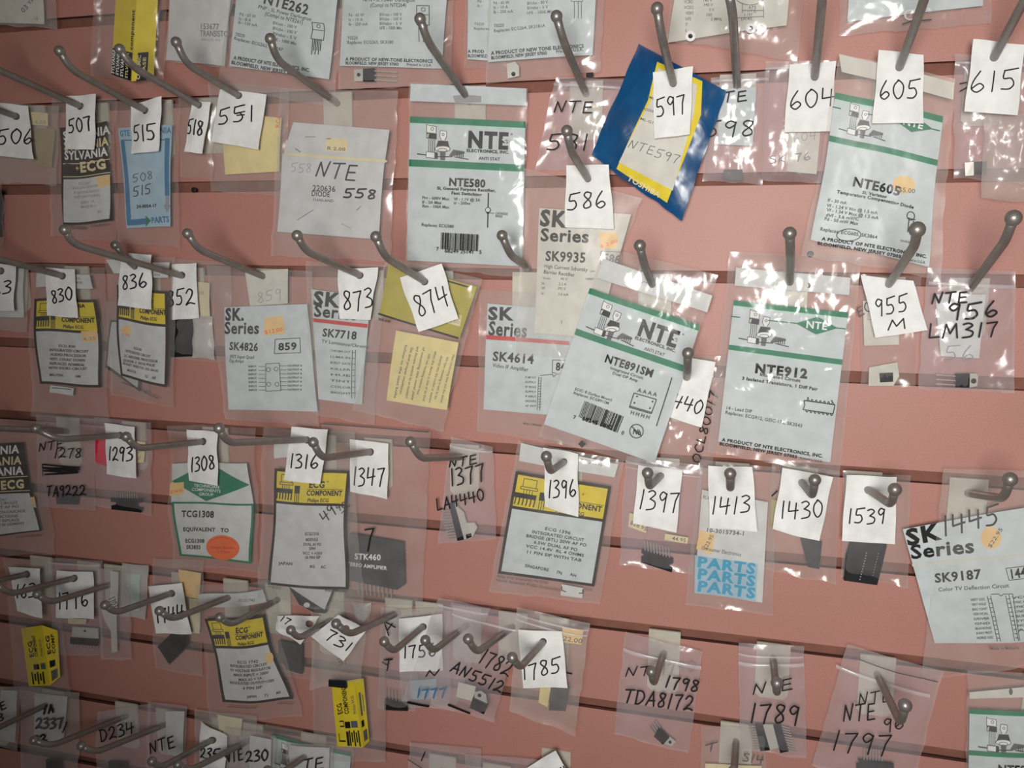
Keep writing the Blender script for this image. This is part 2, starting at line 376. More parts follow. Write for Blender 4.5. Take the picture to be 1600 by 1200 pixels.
HANG = 'handwritten number tags on the hooks'
def number_tag(label, q, hole, ops, z=22, zb=None, curl=1.5, colour='tag'):
    COUNT[0] += 1
    M = Sheet(q, (z, zb or z + 2), curl/1000, 0.5, COUNT[0]*7)
    mb = MB(); m = mat(colour)
    hx, hy = hole; rad = 5.6
    ang = sorted(set([2*math.pi*i/72 for i in range(72)] + [math.atan2(c[1]-hy, c[0]-hx) % (2*math.pi) for c in q]))
    def edge(a):
        dx, dy = math.cos(a), math.sin(a); best = 1e9
        for i in range(4):
            (x1, y1), (x2, y2) = q[i], q[(i+1) % 4]; ex, ey = x2-x1, y2-y1; dd = dx*ey - dy*ex
            if abs(dd) < 1e-9: continue
            t = ((x1-hx)*ey - (y1-hy)*ex)/dd; s = ((x1-hx)*dy - (y1-hy)*dx)/dd
            if t > 0 and -1e-6 <= s <= 1+1e-6: best = min(best, t)
        return best
    rings = 14; n = len(ang); vs = []
    for side in (0, -.00025):
        for r in range(rings+1):
            for a in ang:
                e = edge(a); e = max(e, rad + 1); t = rad + (e-rad)*r/rings
                vs.append(M(hx + t*math.cos(a), hy + t*math.sin(a), side))
    N = (rings+1)*n
    fs = [(r*n+i, (r+1)*n+i, (r+1)*n+(i+1) % n, r*n+(i+1) % n)[::-1] for r in range(rings) for i in range(n)]
    fs += [tuple(N+x for x in f[::-1]) for f in fs]
    fs += [(rings*n+i, rings*n+(i+1) % n, N+rings*n+(i+1) % n, N+rings*n+i) for i in range(n)] + [(i, N+i, N+(i+1) % n, (i+1) % n) for i in range(n)]
    mb.add(vs, fs, m, False)
    draw(mb, ops, M, .0002)
    o = mb.build('number_tag', M.o)
    tag(o, label, 'tag', HANG)
    return M

HD = -ray(1180, 660)                           # the way every hook points: out of the wall and a little upward
def tube(mb, pts, r, m, n=12, cap=True):
    if not isinstance(r, (list, tuple)): r = [r]*len(pts)
    rows = []; up = Vector((1, 0, 0)); prev = None
    for i, p in enumerate(pts):
        t = (pts[min(i+1, len(pts)-1)] - pts[max(i-1, 0)]).normalized()
        a = up - t*up.dot(t); a.normalize(); b = t.cross(a); up = a
        rows.append([p + (a*math.cos(2*math.pi*k/n) + b*math.sin(2*math.pi*k/n))*r[i] for k in range(n)])
    vs = [v for row in rows for v in row]
    fs = [(i*n+k, i*n+(k+1) % n, (i+1)*n+(k+1) % n, (i+1)*n+k) for i in range(len(pts)-1) for k in range(n)]
    if cap: fs += [tuple(range(n))[::-1], tuple((len(pts)-1)*n+k for k in range(n))]
    mb.add(vs, fs, m, True)
HOOKS = 'ball-ended display hooks in the slatted wall'
def hook(label, base, bend, tip, z=22, plate=True, zbend=None, ball=.0042, r=.0029):
    if 'tag' not in label.split('over')[0].split('between')[0].split('left of')[0].split('right of')[0].split('below')[0]: z = 6   # seen all the way to its backplate
    b = U(base[0], base[1], z/1000)
    d2 = ray(*bend); w0 = b - EYE; aa = HD.dot(d2); den = 1 - aa*aa
    t = (aa*d2.dot(w0) - HD.dot(w0)) / den if den > 1e-6 else .08
    zz = z/1000 + t*(-HD.y)
    zz = zbend/1000 if zbend else max(.072, min(.150, zz))
    k = U(bend[0], bend[1], zz); e = U(tip[0], tip[1], zz + .007)
    dr = (k - b).normalized()
    wallp = b - dr*((z/1000 - .0035) / max(.2, -dr.y))
    wallp.y = max(-.0045, min(-.003, wallp.y))
    root = empty('display_hook', Vector((wallp.x, 0, wallp.z))); tag(root, label, 'hook', HOOKS)
    O = root.location
    pts = [wallp + (b-wallp)*(i/3) for i in range(3)] + [b]
    up = (e - k).normalized(); L1 = .011
    A = k - dr*L1; B = k + up*min(L1, (e-k).length*.6)
    for i in range(1, 5): pts.append(b + (A-b)*(i/4))
    for i in range(1, 7):
        s = i/6; pts.append(A*(1-s)**2 + k*2*s*(1-s) + B*s*s)
    pts.append(e)
    rr = [r]*(len(pts)-1) + [r*1.12]
    mb = MB(); tube(mb, pts, rr, STEEL); mb.build('rod', O, root)
    bm = bmesh.new(); bmesh.ops.create_uvsphere(bm, u_segments=16, v_segments=10, radius=ball)
    mb = MB(); c = e + up*.0006
    mb.add([c + v.co for v in bm.verts], [[v.index for v in f.verts] for f in bm.faces], STEEL, True); bm.free()
    mb.build('ball_tip', O, root)
    if plate:
        W, T0, B0 = .0135, .013, .036; mb = MB(); n = 6
        y0, y1 = -.0012, -.0034
        out = [(-W, T0), (W, T0), (W, -B0+.004), (W-.004, -B0), (-W+.004, -B0), (-W, -B0+.004)]
        cz = wallp.z
        gk = round((ZG0 - (cz + T0)) / PITCH); zt = ZG0 - gk*PITCH + .002      # the upper edge sits in the nearest groove
        if abs(zt - (cz + T0)) < .02: out[0] = (-W, zt - cz); out[1] = (W, zt - cz)
        vs = [Vector((wallp.x + x, y, cz + zc)) for y in (y0, y1) for x, zc in out]
        mb.add(vs, [tuple(range(n)), tuple(range(2*n-1, n-1, -1))] + [(i, i+n, (i+1) % n+n, (i+1) % n) for i in range(n)], PLATE)
        mb.build('backplate', O, root)
    return root

CHIPS = 'electronic components inside the packets'
def extrude(mb, pts, M, w0, th, m):
    n = len(pts)
    vs = [M(x, y, w0) for x, y in pts] + [M(x, y, w0 + th) for x, y in pts]
    mb.add(vs, [tuple(range(n)), tuple(range(2*n-1, n-1, -1))] + [(i, (i+1) % n, (i+1) % n + n, i+n) for i in range(n)], m)
def chip(label, M, body, th=2.0, w0=-1.2, m=None, leads=(), tab=None, hole=None, name='microchip', cat='component', marks=(), lw=1.6, tabth=.9, group=CHIPS):
    m = m or CHIPM; cx = sum(p[0] for p in body)/len(body); cy = sum(p[1] for p in body)/len(body)
    O = M(cx, cy, 0)
    multi = bool(leads or tab)
    root = empty(name, O) if multi else None
    mb = MB(); extrude(mb, body, M, w0/1000, th/1000, m)
    if marks: draw(mb, marks, M, (w0 + th)/1000)
    o = mb.build('body' if multi else name, O, root)
    for a, b in leads:
        d = math.dist(a, b); nx, ny = -(b[1]-a[1])/d*lw/2, (b[0]-a[0])/d*lw/2
        lb = MB(); extrude(lb, [(a[0]+nx, a[1]+ny), (b[0]+nx, b[1]+ny), (b[0]-nx, b[1]-ny), (a[0]-nx, a[1]-ny)], M, (w0 + th*.4)/1000, .0004, TIN); lb.build('lead', O, root)
    if tab:
        tb = MB(); extrude(tb, tab, M, (w0 + .1)/1000, tabth/1000, TABM)
        if hole:
            hx, hy, hr = hole; n = 14
            tb.add([M(hx + hr*math.cos(i*6.283/n), hy + hr*math.sin(i*6.283/n), (w0 + .1 + tabth + .12)/1000) for i in range(n)], [tuple(range(n))[::-1]], mat('brown'))
        tb.build('mounting_tab', O, root)
    tag(root or o, label, cat, group)
def rows(a, b, n, v):
    """n parallel leads starting along a->b, each running by the vector v"""
    return [(lerp(a, b, i/(n-1)), (lerp(a, b, i/(n-1))[0] + v[0], lerp(a, b, i/(n-1))[1] + v[1])) for i in range(n)]
def box(label, A, B, C, zB, dA, dC, ops_front, ops_side, parts=()):
    """carton turned a little: A, B, C = (top, bottom) photo points of its left, front and right upright edges"""
    zA, zC = zB - dA, zB - dC
    a = [U(*p, zA/1000) for p in A]; b = [U(*p, zB/1000) for p in B]; c = [U(*p, zC/1000) for p in C]
    d = [a[i] + c[i] - b[i] for i in (0, 1)]
    O = (b[0] + b[1]) / 2
    mb = MB(); y = mat('yellow')
    mb.add([a[0], b[0], c[0], d[0], a[1], b[1], c[1], d[1]], [(0, 1, 2, 3), (7, 6, 5, 4), (0, 4, 5, 1), (1, 5, 6, 2), (2, 6, 7, 3), (3, 7, 4, 0)], y)
    for q3, ops in (((a[0], b[0], b[1], a[1]), ops_front), ((b[0], c[0], c[1], b[1]), ops_side)):
        n = (q3[1]-q3[0]).cross(q3[3]-q3[0]).normalized()
        if n.dot(EYE - q3[0]) < 0: n = -n
        f = lambda x, y, w, q3=q3, n=n: q3[0].lerp(q3[1], x/100).lerp(q3[3].lerp(q3[2], x/100), y/100) + n*w
        draw(mb, ops, f, .00005)
    o = mb.build('component_box', O)
    tag(o, label, 'box', 'yellow component cartons inside the packets')
    return o

# ---------------------------------------------------------------- the slatted wall
def wall():
    z0 = HEIGHT + 2.70635133*PITCH               # middle of the first groove in view
    prof = []                                    # (y, z): a T-groove every PITCH, face at y = 0
    hw, dp, ht, dt = .0049, .0040, .0085, .0105
    top, bot = z0 + 2*PITCH + .03, z0 - 11*PITCH - .03
    prof.append((0, top))
    for k in range(-2, 12):
        c = z0 - k*PITCH
        prof += [(0, c + hw), (dp, c + hw), (dp, c + ht), (dt, c + ht), (dt, c - ht), (dp, c - ht), (dp, c - hw), (0, c - hw)]
    prof += [(0, bot), (.02, bot), (.02, top)]
    x0, x1 = -1.15, .75; n = len(prof)
    mb = MB()
    vs = [Vector((x, y, z)) for x in (x0, x1) for y, z in prof]
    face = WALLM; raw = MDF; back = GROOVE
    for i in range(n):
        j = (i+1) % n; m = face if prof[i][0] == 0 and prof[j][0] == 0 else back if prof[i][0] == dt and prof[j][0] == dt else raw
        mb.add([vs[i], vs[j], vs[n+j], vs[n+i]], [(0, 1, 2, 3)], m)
    o = mb.build('wall_back', Vector((0, 0, 0)))
    tag(o, 'salmon pink slatted wall panel with horizontal grooves', None, kind='structure')
    return z0
def salmon(name, col):
    m = simple(name, col, .51, 0, .10, 14, .52)
    nt = m.node_tree; b = nt.nodes['Principled BSDF']; tc = [n for n in nt.nodes if n.type == 'TEX_COORD'][0]
    rp = [n for n in nt.nodes if n.type == 'VALTORGB'][0]
    n3 = nt.nodes.new('ShaderNodeTexNoise'); n3.inputs['Scale'].default_value = 700; n3.inputs['Detail'].default_value = 2
    mx = nt.nodes.new('ShaderNodeMix'); mx.data_type = 'RGBA'; mx.blend_type = 'MULTIPLY'; mx.inputs['Factor'].default_value = .22
    rp.color_ramp.elements[0].color = tuple(x*.96 for x in col) + (1,); rp.color_ramp.elements[1].color = tuple(x*1.03 for x in col) + (1,)
    nt.links.new(tc.outputs['Object'], n3.inputs['Vector']); nt.links.new(rp.outputs['Color'], mx.inputs['A']); nt.links.new(n3.outputs['Fac'], mx.inputs['B'])
    nt.links.new(mx.outputs['Result'], b.inputs['Base Color'])
    return m
WALLM = salmon('salmon_laminate', (.49, .226, .184))
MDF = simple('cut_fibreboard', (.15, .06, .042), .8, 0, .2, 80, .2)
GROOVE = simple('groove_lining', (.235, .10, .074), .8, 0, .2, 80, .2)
ZG0 = wall()

# ---------------------------------------------------------------- printed cards that come back on several packets
COMPONENT_ART = [P('white', (27, 11), (42, 14), (42, 24), (27, 23)), L('ink', .9, (27, 24), (27, 11), (31, 13), (42, 14), (42, 24)), E('ink', 36, 18, 2.6, 2.6, .8),
 P('ink', (27, 24), (43, 25), (43, 34), (27, 33)), P('paper', (28, 27), (31, 25), (30, 32), (28, 32)),
 L('ink', .9, (31, 34), (31, 56)), L('ink', .9, (34, 34), (34, 56)), L('ink', .9, (37, 34), (37, 56)), L('ink', .9, (40, 34), (40, 56)),
 P('white', (49, 20), (59, 21), (59, 29), (56, 35), (51, 35), (48, 29)), L('ink', .9, (51, 35), (48, 29), (49, 20), (59, 21), (59, 29), (56, 35)), E('ink', 53.5, 26, 2.2, 2.2, .8),
 P('ink', (46, 36), (61, 36), (64, 46), (43, 46)), E('white', 53, 48.5, 12.5, 5), E('ink', 53, 48.5, 12.5, 5, 1), E('ink', 53, 50.5, 7.5, 3, .9),
 P('soft', (49, 52), (58, 52), (57, 66), (50, 66)), L('ink', 1.6, (14, 58), (27, 59)), L('ink', 1.4, (46, 61), (68, 60)), L('ink', 1.4, (72, 60), (93, 63)),
 P('white', (28, 54), (45, 55), (45, 64), (28, 63)), L('ink', .9, (28, 54), (45, 55), (45, 64), (28, 63), (28, 54)), P('ink', (41, 55), (46, 55), (46, 64), (41, 64)),
 P('soft', (70, 49), (87, 51), (88, 54), (66, 60), (64, 58))] + [L('ink', 1.2, (76 + 3.1*i, 52), (76.5 + 3.1*i, 60)) for i in range(4)]
LOGO_WORD = [T('ink', 'NTE', 92, 44, 157, 44, 24.5, 2), P('paper', (145, 30), (152, 26), (158, 31), (151, 35)), P('faint', (149, 31), (152, 29), (156, 31), (152, 33)), E('ink', 160, 21, 1.4, 1.4, .5),
 T('ink', 'ELECTRONICS, INC.', 91, 51.5, 157, 51.5, 4.6, 1), T('soft', 'ANTI STAT', 110, 63, 143, 63, 5, 0)]
LOGO_DIAMOND = [L('green', 1.6, (-1, 25), (12, 25)), L('green', 1.6, (57, 25), (101, 25)), P('green', (100, 25), (133, 11), (166, 25.5), (133, 39)), L('green', 1.6, (164, 25.5), (178, 25.5)), T('white', 'NTE', 116, 30, 150, 30, 11, 1)]
def striped_card(q, logo, kx=1.0, s1=10, g2=67, h2=11, colour='card'):
    """white card with two green rules, a drawing of components and a maker's mark"""
    W = math.dist(q[0], q[1]); Hh = math.dist(q[0], q[3]); v = lambda y: y / Hh
    k = W / 180.0
    ex = ((q[1][0]-q[0][0])/180.0, (q[1][1]-q[0][1])/180.0); ey = ((q[3][0]-q[0][0])/Hh*k, (q[3][1]-q[0][1])/Hh*k)
    ops = [Q(colour, *q), Q('mint', *sub(q, 0, v(s1), 1, v(s1+2))), Q('green', *sub(q, 0, 0, 1, v(s1))), Q('green', *sub(q, 0, v(g2*k), 1, v((g2+h2)*k))), Q('mint', *sub(q, 0, v((g2+h2)*k), 1, v((g2+h2+1.5)*k)))]
    return ops + tf(q[0], ex, ey, COMPONENT_ART + logo)
def band_card(q, band, words=True, colour='greycard', edge=4.0):
    """card with a black edge, a yellow band of component silhouettes above and a grey panel below"""
    W = math.dist(q[0], q[1]); Hh = math.dist(q[0], q[3]); e, f = edge/W, edge/Hh; v = band/Hh
    ops = [Q('brown', *q), Q('yellow', *sub(q, e, f, 1-e, v-f/2)), Q(colour, *sub(q, e, v+f/2, 1-e, 1-f))]
    k = W/100.0; s = band/44.0
    ex = ((q[1][0]-q[0][0])/100, (q[1][1]-q[0][1])/100); ey = ((q[3][0]-q[0][0])/Hh*s, (q[3][1]-q[0][1])/Hh*s)
    art = [L('ink', .8, (10, 17), (10, 7), (24, 7), (24, 17)), L('ink', .8, (8, 17), (26, 17), (26, 20), (8, 20), (8, 17))] + [L('ink', .7, (12+3*i, 20), (12+3*i, 27)) for i in range(4)]
    art += [R('ink', 3, 25, 26, 31)] + [L('ink', 1.5, (5+4*i, 31), (5+4*i, 35), (4.5+4*i, 39)) for i in range(6)]
    art += [R('ink', 29, 20, 36, 30)] + [L('ink', .8, (30+2.5*i, 30), (30+2.5*i, 42)) for i in range(3)]
    if words: art += [T('ink', 'ECG', 48, 22, 70, 22, 8, 1), E('ink', 73, 14, 1.2, 1.2, .4), L('ink', .5, (46, 24), (96, 24)), T('ink', 'COMPONENT', 46, 32, 95, 32, 6.5, 1), T('ink', 'Philips ECG', 48, 40.5, 78, 40.5, 4.6, 0)]
    return ops + tf(q[0], ex, ey, art)
def lines(c, rows_, b=0):
    return [T(c, s, x0, y0, x1, y1, h, b) for s, x0, y0, x1, y1, h in rows_]

# ================================================================ top of the picture: bags that hang from hooks above it
packet('grey bag with white paper at the upper left corner', [(-60, -60), (84, -60), (90, 46), (-60, 36)], (12, 9), 'hazy', parts=[
 ('paper_insert', [Q('warmcard', (-60, -60), (68, -60), (70, 38), (-60, 34)), T('soft', '03', 38, 21, 47, 12, 8), T('soft', 'YA', 49, 9, 57, 0, 7), T('faint', 'V', 58, 34, 63, 30, 6)])])
M = packet('clear bag holding a yellow carton, above the tags 507 and 515', [(150, -90), (266, -90), (256, 134), (141, 118)], (16, 12), 'clear', gap=9, bow=1, parts=[])
box('yellow carton with black lettering in the bag above tag 515', [(184, -60), (174, 116)], [(217, -60), (206, 127)], [(250, -60), (240, 124)], 22, 5, 8,
 [R('black', 0, 76, 96, 100)] + [T('white', 'SYLVANIA', 14 + 22*i, 99, 14 + 22*i, 77, 14, 1) for i in range(3)] + [T('label', 'SYLVANIA', 80, 99, 80, 77, 12, 1), T('ink', 'component', 96, 74, 96, 40, 14, 1)],
 [R('black', 20, 76, 70, 100), T('label', 'CERAMIC', 36, 99, 36, 78, 16, 1), T('label', 'BASE', 60, 96, 60, 80, 14, 1)])
packet('plain grey envelope stamped 153677, left of the large tilted white packet', [(270, -80), (372, -80), (352, 106), (256, 95)], (14, 10), 'hazy', parts=[
 ('paper_insert', [Q('greycard', (272, -80), (370, -80), (350, 103), (259, 93)), T('soft', '153677', 314, 46, 344, 47, 9), T('soft', 'TRANSISTOR', 314, 57, 362, 58, 9), T('faint', 'MADE IN', 316, 64, 345, 65, 4)])])
q = [(377, -80), (536, -62), (514, 124), (358, 103)]
packet('tilted clear packet with a transistor drawing on white card, above the tag 551', [(372, -90), (544, -70), (522, 166), (338, 140)], (16, 12), 'crisp', gap=2.6, bow=2, parts=[
 ('printed_card', [Q('card', *q), T('ink', 'NTE262', 411, 5, 483, 24, 15, 1), T('ink', 'PNP - Si, Power Darlington', 403, 13, 488, 34, 5.5, 0), T('ink', '(Compl to NTE261)', 414, 24, 475, 39, 6, 0),
  T('soft', 'Pd - 65 W', 374, 24, 400, 28, 4.5), T('soft', 'Ic - 8 A', 373, 31, 392, 34, 4.5), T('soft', 'Ib - 120 mA', 372, 37, 402, 42, 4.5)] +
  [T('soft', s, 427, 38 + 8.5*i, 465, 46 + 8.5*i, 4.8) for i, s in enumerate(('BVceo - 100 V', 'BVcbo - 100 V', 'BVebo - 5 V', 'hFE - 1000 Min'))] +
  [T('soft', 'T0220', 368, 56, 383, 59, 5), T('soft', 'Replaces: ECG262, SK3187', 366, 62, 444, 81, 5), T('ink', 'A PRODUCT OF NTE ELECTRONICS, INC.', 366, 93, 486, 113, 5.4, 1), T('ink', 'BLOOMFIELD, NEW JERSEY 07003', 362, 100, 470, 120, 5.4, 1),
  L('ink', 1, (490, 36), (508, 38), (509, 48), (507, 64), (488, 61), (491, 47), (490, 36)), E('ink', 500, 42, 3, 3, .8), L('ink', .8, (490, 47), (509, 49))] +
  [L('ink', 1.1, (491 + 5*i, 62), (489 + 5*i, 86)) for i in range(3)] + [L('ink', 1.1, (494 + 5*i, 62), (492 + 5*i, 80)) for i in range(3)])])
q = [(538, -80), (704, -80), (690, 107), (531, 103)]
M = packet('clear packet, white card with transistor drawing, left of the long hook over the bar-coded packet', [(532, -90), (712, -90), (704, 134), (529, 140)], (12, 9), 'crisp', parts=[
 ('printed_card', [Q('card', *q), T('ink', 'NPN - Si, Power Darlington', 568, 3, 650, 4, 5.6), T('ink', '(Compl to NTE264)', 580, 12, 637, 12, 6)] +
  [T('soft', s, 545, 26 + 7.2*i, 545 + w, 26 + 7.2*i, 4.6) for i, (s, w) in enumerate((('Pd - 65 W', 25), ('Ic - 10 A', 23), ('Ib - 250 mA', 31)))] +
  [T('soft', s, 595, 26 + 7*i, 630, 26 + 7*i, 4.6) for i, s in enumerate(('BVceo - 100 V', 'BVcbo - 100 V', 'BVebo - 5 V', 'hFE - 1000 Min'))] +
  [T('soft', 'T0220', 543, 62, 560, 62, 5), T('soft', 'Replaces: ECG263, SK3180', 543, 69, 616, 69, 5), T('ink', 'A PRODUCT OF NEW-TONE ELECTRONICS', 541, 95, 676, 98, 5, 1), T('ink', 'BLOOMFIELD, NEW JERSEY 07003', 541, 101, 624, 103, 4.6, 1), T('ink', 'Printed in U.S.A.', 636, 103, 675, 104, 4.2),
   L('ink', 1, (653, 10), (672, 10), (672, 40), (653, 40), (653, 10)), E('ink', 663, 16, 3.4, 3.4, .8), L('ink', .8, (653, 24), (672, 24)), L('ink', 1, (656, 40), (656, 66)), L('ink', 1, (663, 40), (663, 66)), L('ink', 1, (669, 40), (669, 66))])])
chip('transistor with nickel tab at the bottom of the packet left of the long hook', M, [(569, 108), (586, 107), (586, 128), (569, 128)], 3, -1.6, leads=rows((586, 111), (586, 125), 3, (34, 2)), tab=[(553, 109), (570, 108), (570, 127), (554, 127)], hole=(561, 117, 3), name='power_transistor')
packet('half-hidden clear packet with white card, left of the packet with the rising bottom edge', [(728, -90), (800, -90), (790, 112), (726, 106)], (8, 7), 'clear', parts=[
 ('printed_card', [Q('card', (732, -80), (790, -80), (784, 96), (731, 93)), T('soft', 'Pd -', 747, 5, 757, 5, 4), T('soft', 'Ic -', 747, 12, 755, 12, 4), T('soft', 'T0220', 742, 40, 757, 40, 4), T('soft', 'Replaces', 741, 47, 765, 47, 4), T('ink', 'A PROD', 732, 83, 757, 83, 4.6, 1), T('ink', 'BLOOMFIELD', 732, 90, 762, 90, 4.6, 1)])])
q = [(772, -80), (936, -80), (926, 86), (762, 97)]
M = packet('clear packet with white card right of the long bent hook, bottom edge rising rightwards', [(766, -90), (948, -90), (938, 112), (758, 132)], (15, 11), 'crisp', parts=[
 ('printed_card', [Q('card', *q), L('soft', 1, (893, -20), (911, -20), (911, 3), (893, 3), (893, -20)), L('soft', 1, (898, 3), (898, 30)), L('soft', 1, (904, 3), (904, 30)), L('soft', 1, (909, 3), (909, 30))] +
  [T('soft', s, 824, 8 + 7.5*i - 0, 824 + w, 6 + 7.5*i, 4.8) for i, (s, w) in enumerate((('BVcbo - 80 V', 33), ('BVebo - 5 V', 33), ('hFE - 1000 Min', 42)))] +
  [T('soft', 'Pd - 65 W', 771, 7, 796, 6, 4.5), T('soft', 'Ic - 10 A', 771, 14, 794, 13, 4.5), T('soft', 'Ib - 250 mA', 771, 21, 802, 20, 4.5), T('soft', 'T0220', 772, 43, 788, 42, 5), T('soft', 'Replaces: ECG264, SK3181A', 772, 51, 853, 43, 5),
   T('ink', 'A PRODUCT OF NEW TONE ELECTRONICS', 768, 86, 913, 75, 5.4, 1), T('ink', 'BLOOMFIELD, NEW JERSEY 07003', 768, 93, 856, 86, 4.8, 1), T('ink', 'Printed in U.S.A.', 870, 84, 912, 80, 4.6)]),
 ('printed_mark', [Q('black', (916, 114), (927, 113), (927, 120), (916, 121))])])
chip('white tab with a hole, lower left in the packet with the rising bottom edge', M, [(792, 100), (806, 97), (812, 104), (812, 119), (794, 123)], .9, .5, m=TABM, name='mounting_tab_piece', marks=[E('brown', 803, 116, 3.4)])
q = [(1066, -80), (1240, -80), (1229, 40), (1043, 66)]
M = packet('puffed clear bag with a technical drawing, right of the hook holding tag 597', [(1060, -90), (1262, -90), (1246, 96), (1040, 62)], (18, 14), 'crisp', gap=3.5, bow=3, parts=[
 ('paper_insert', [Q('warmcard', *q)] + [T('soft', s, 1069 + 2*(i > 1), 5 + 9*i, 1069 + w, 5 + 9*i, 5) for i, (s, w) in enumerate((('VCBO', 14), ('VCEO', 15), ('VEBO', 15), ('hFE', 11), ('fT', 6), ('t', 4)))] +
  [T('soft', s, x, y, x + w, y, 4.6) for s, x, y, w in (('140 V', 1098, 3, 15), ('140 V', 1099, 10, 15), ('5 V', 1108, 18, 8), ('100', 1103, 26, 10), ('5 MHz', 1111, 33, 17), ('.675', 1168, 15, 14), ('(17.5)', 1168, 21, 14), ('1.197', 1162, 27, 14), ('(30.40)', 1158, 33, 18))] +
  [E('soft', 1172, -22, 32, 32, 1), E('soft', 1172, -22, 6, 6, 1), L('soft', .8, (1160, 6), (1160, 22)), L('soft', .8, (1193, 6), (1193, 30)), L('soft', .8, (1160, 18), (1193, 18)), L('soft', .8, (1148, 30), (1193, 27)), L('soft', .8, (1148, 0), (1148, 34))])])
for cx, cy, lb in ((1079, 57, 'left'), (1173, 46, 'middle'), (1190, 45, 'right')):
    chip('white insulating washer, %s one of three at the bottom of the puffed clear bag' % lb, M, [(cx + 8*math.cos(a*.35), cy + 8*math.sin(a*.35)) for a in range(18)], .8, 1.2, m=mat('white'), name='insulating_washer', marks=[E('brown', cx, cy, 3.6)], group='white washers in the puffed bag')
packet('clear bag with white card cut by the top edge of the picture, over tag 605', [(1312, -80), (1546, -90), (1549, 36), (1311, 56)], (12, 9), 'crisp', gap=2.5, parts=[
 ('paper_insert', [Q('card', (1330, -70), (1536, -70), (1536, 9), (1324, 34)), T('ink', 'Q', 1421, 1, 1427, 0, 6), T('ink', 'E', 1446, 0, 1452, -1, 6)]),
 ('part_outline', [E('white', 1421, 24, 9, 8, 2), L('ink', 2, (1410, 38), (1422, 34), (1432, 33), (1455, 31))])])

# ================================================================ first row of hooks
packet('bag with a yellow price sticker behind the tag 506', [(-40, 158), (92, 166), (88, 290), (-40, 282)], (12, 8), 'hazy', parts=[
 ('price_sticker', [Q('label', (50, 175), (76, 177), (76, 197), (51, 195)), T('faint', '6.50', 56, 193, 73, 194, 5)]), ('paper_insert', [Q('drab', (54, 200), (84, 202), (80, 262), (52, 258))], -1.0)])
number_tag('white tag handwritten 506, cut by the left edge', [(-8, 160), (43, 165), (53, 249), (-8, 243)], (26, 182), [H('ink', '506', -1, 227, 51, 224, 23)])
hook('grey hook through tag 506', (26, 182), (-70, 148), (-84, 118), 22)
packet('dark paper edge in a bag at the left border below tag 506', [(-60, 280), (5, 284), (5, 385), (-60, 385)], (10, 8), 'clear', parts=[('printed_card', [Q('brown', (-50, 290), (3, 296), (2, 370), (-50, 375)), Q('greycard', (-48, 294), (0, 300), (-1, 366), (-48, 370))])])
q = [(93, 201), (168, 190), (174, 346), (99, 352)]
ops = [Q('brown', *q)]
for i, (c, y) in enumerate((('white', 222), ('label', 238), ('white', 252))): ops.append(T(c, 'SYLVANIA', 99 + i, y - 2, 174 - i, y - 12 + 2*i, 13, 1))
ops += [L('label', 1.2, (98, 257), (175, 250)), R('brown', 103, 256, 173, 272), T('label', 'ECG', 128, 268, 171, 264, 15, 2), L('label', 1.2, (120, 262), (126, 262)), L('label', 1.2, (123, 259), (123, 265)), L('label', 1.2, (100, 277), (175, 271)), Q('greycard', (101, 281), (174, 274), (170, 343), (101, 348)), Q('sticker', (153, 277), (174, 275), (173, 291), (156, 294))]
ops += lines('faint', [('ECG507', 126, 288, 144, 287, 4), ('SILICON CENTER', 116, 295, 156, 292, 4), ('& GATING DIODE', 118, 302, 158, 300, 4), ('FAST SWITCHING', 118, 309, 158, 307, 4), ('600V 1A', 129, 317, 150, 316, 4), ('MADE IN U', 129, 324, 152, 323, 4), ('2H', 153, 333, 159, 333, 4)])
packet('clear bag with a black striped card behind the tag 507', [(84, 150), (182, 156), (181, 378), (78, 370)], (14, 9), 'clear', wob=2.2, parts=[('printed_card', ops), ('footer_print', [T('soft', 'SYLVANIA', 108, 357, 135, 357, 5, 1), T('soft', 'WALTHAM, MASS. 02154', 142, 354, 168, 353, 3)])])
number_tag('white tag handwritten 507', [(104, 150), (150, 147), (147, 234), (101, 233)], (126, 166), [H('ink', '507', 108, 209, 145, 203, 21)])
hook('grey hook through tag 507', (126, 166), (-30, 97), (-46, 66))
q = [(187, 200), (268, 195), (267, 354), (199, 356)]
packet('clear bag with a pale blue bordered card behind the tag 515', [(181, 158), (279, 162), (281, 386), (184, 380)], (14, 9), 'clear', wob=.8, parts=[('printed_card', [Q('lblue', *q), T('mblue', 'GTE', 190, 213, 206, 212, 9, 1), T('mblue', 'SYLVANIA', 222, 211, 267, 208, 9, 1), R('mblue', 192, 218, 262, 220), Q('mblue', (191, 219), (197, 219), (206, 340), (200, 350)), Q('mblue', (258, 216), (265, 216), (266, 306), (259, 306)), P('faint', (257, 320), (268, 320), (262, 334)), R('faint', 260, 306, 265, 322), Q('mblue', (200, 343), (231, 341), (231, 350), (201, 352)), P('green', (229, 337), (237, 345), (229, 354)), T('mblue', 'PARTS', 238, 349, 266, 347, 9, 1), H('soft', '508', 209, 285, 240, 280, 12, 1.2), H('ink', '515', 210, 307, 238, 303, 15, 1.3), T('ink', '24-0054-17', 215, 325, 246, 324, 5, 1)])])
number_tag('white tag handwritten 515', [(203, 163), (254, 151), (247, 236), (205, 241)], (228, 173), [H('ink', '515', 209, 221, 245, 219, 24)], curl=2.5)
hook('grey hook through tag 515', (228, 173), (110, 108), (94, 81))
packet('narrow clear bag behind the tag 518', [(278, 152), (338, 152), (330, 282), (282, 276)], (12, 9), 'clear')
number_tag('narrow white tag handwritten 518, turned edgeways', [(299, 157), (330, 160), (315, 240), (288, 237)], (311, 164), [H('ink', '518', 293, 210, 317, 211, 23)])
hook('grey hook through tag 518', (311, 164), (206, 104), (188, 78))
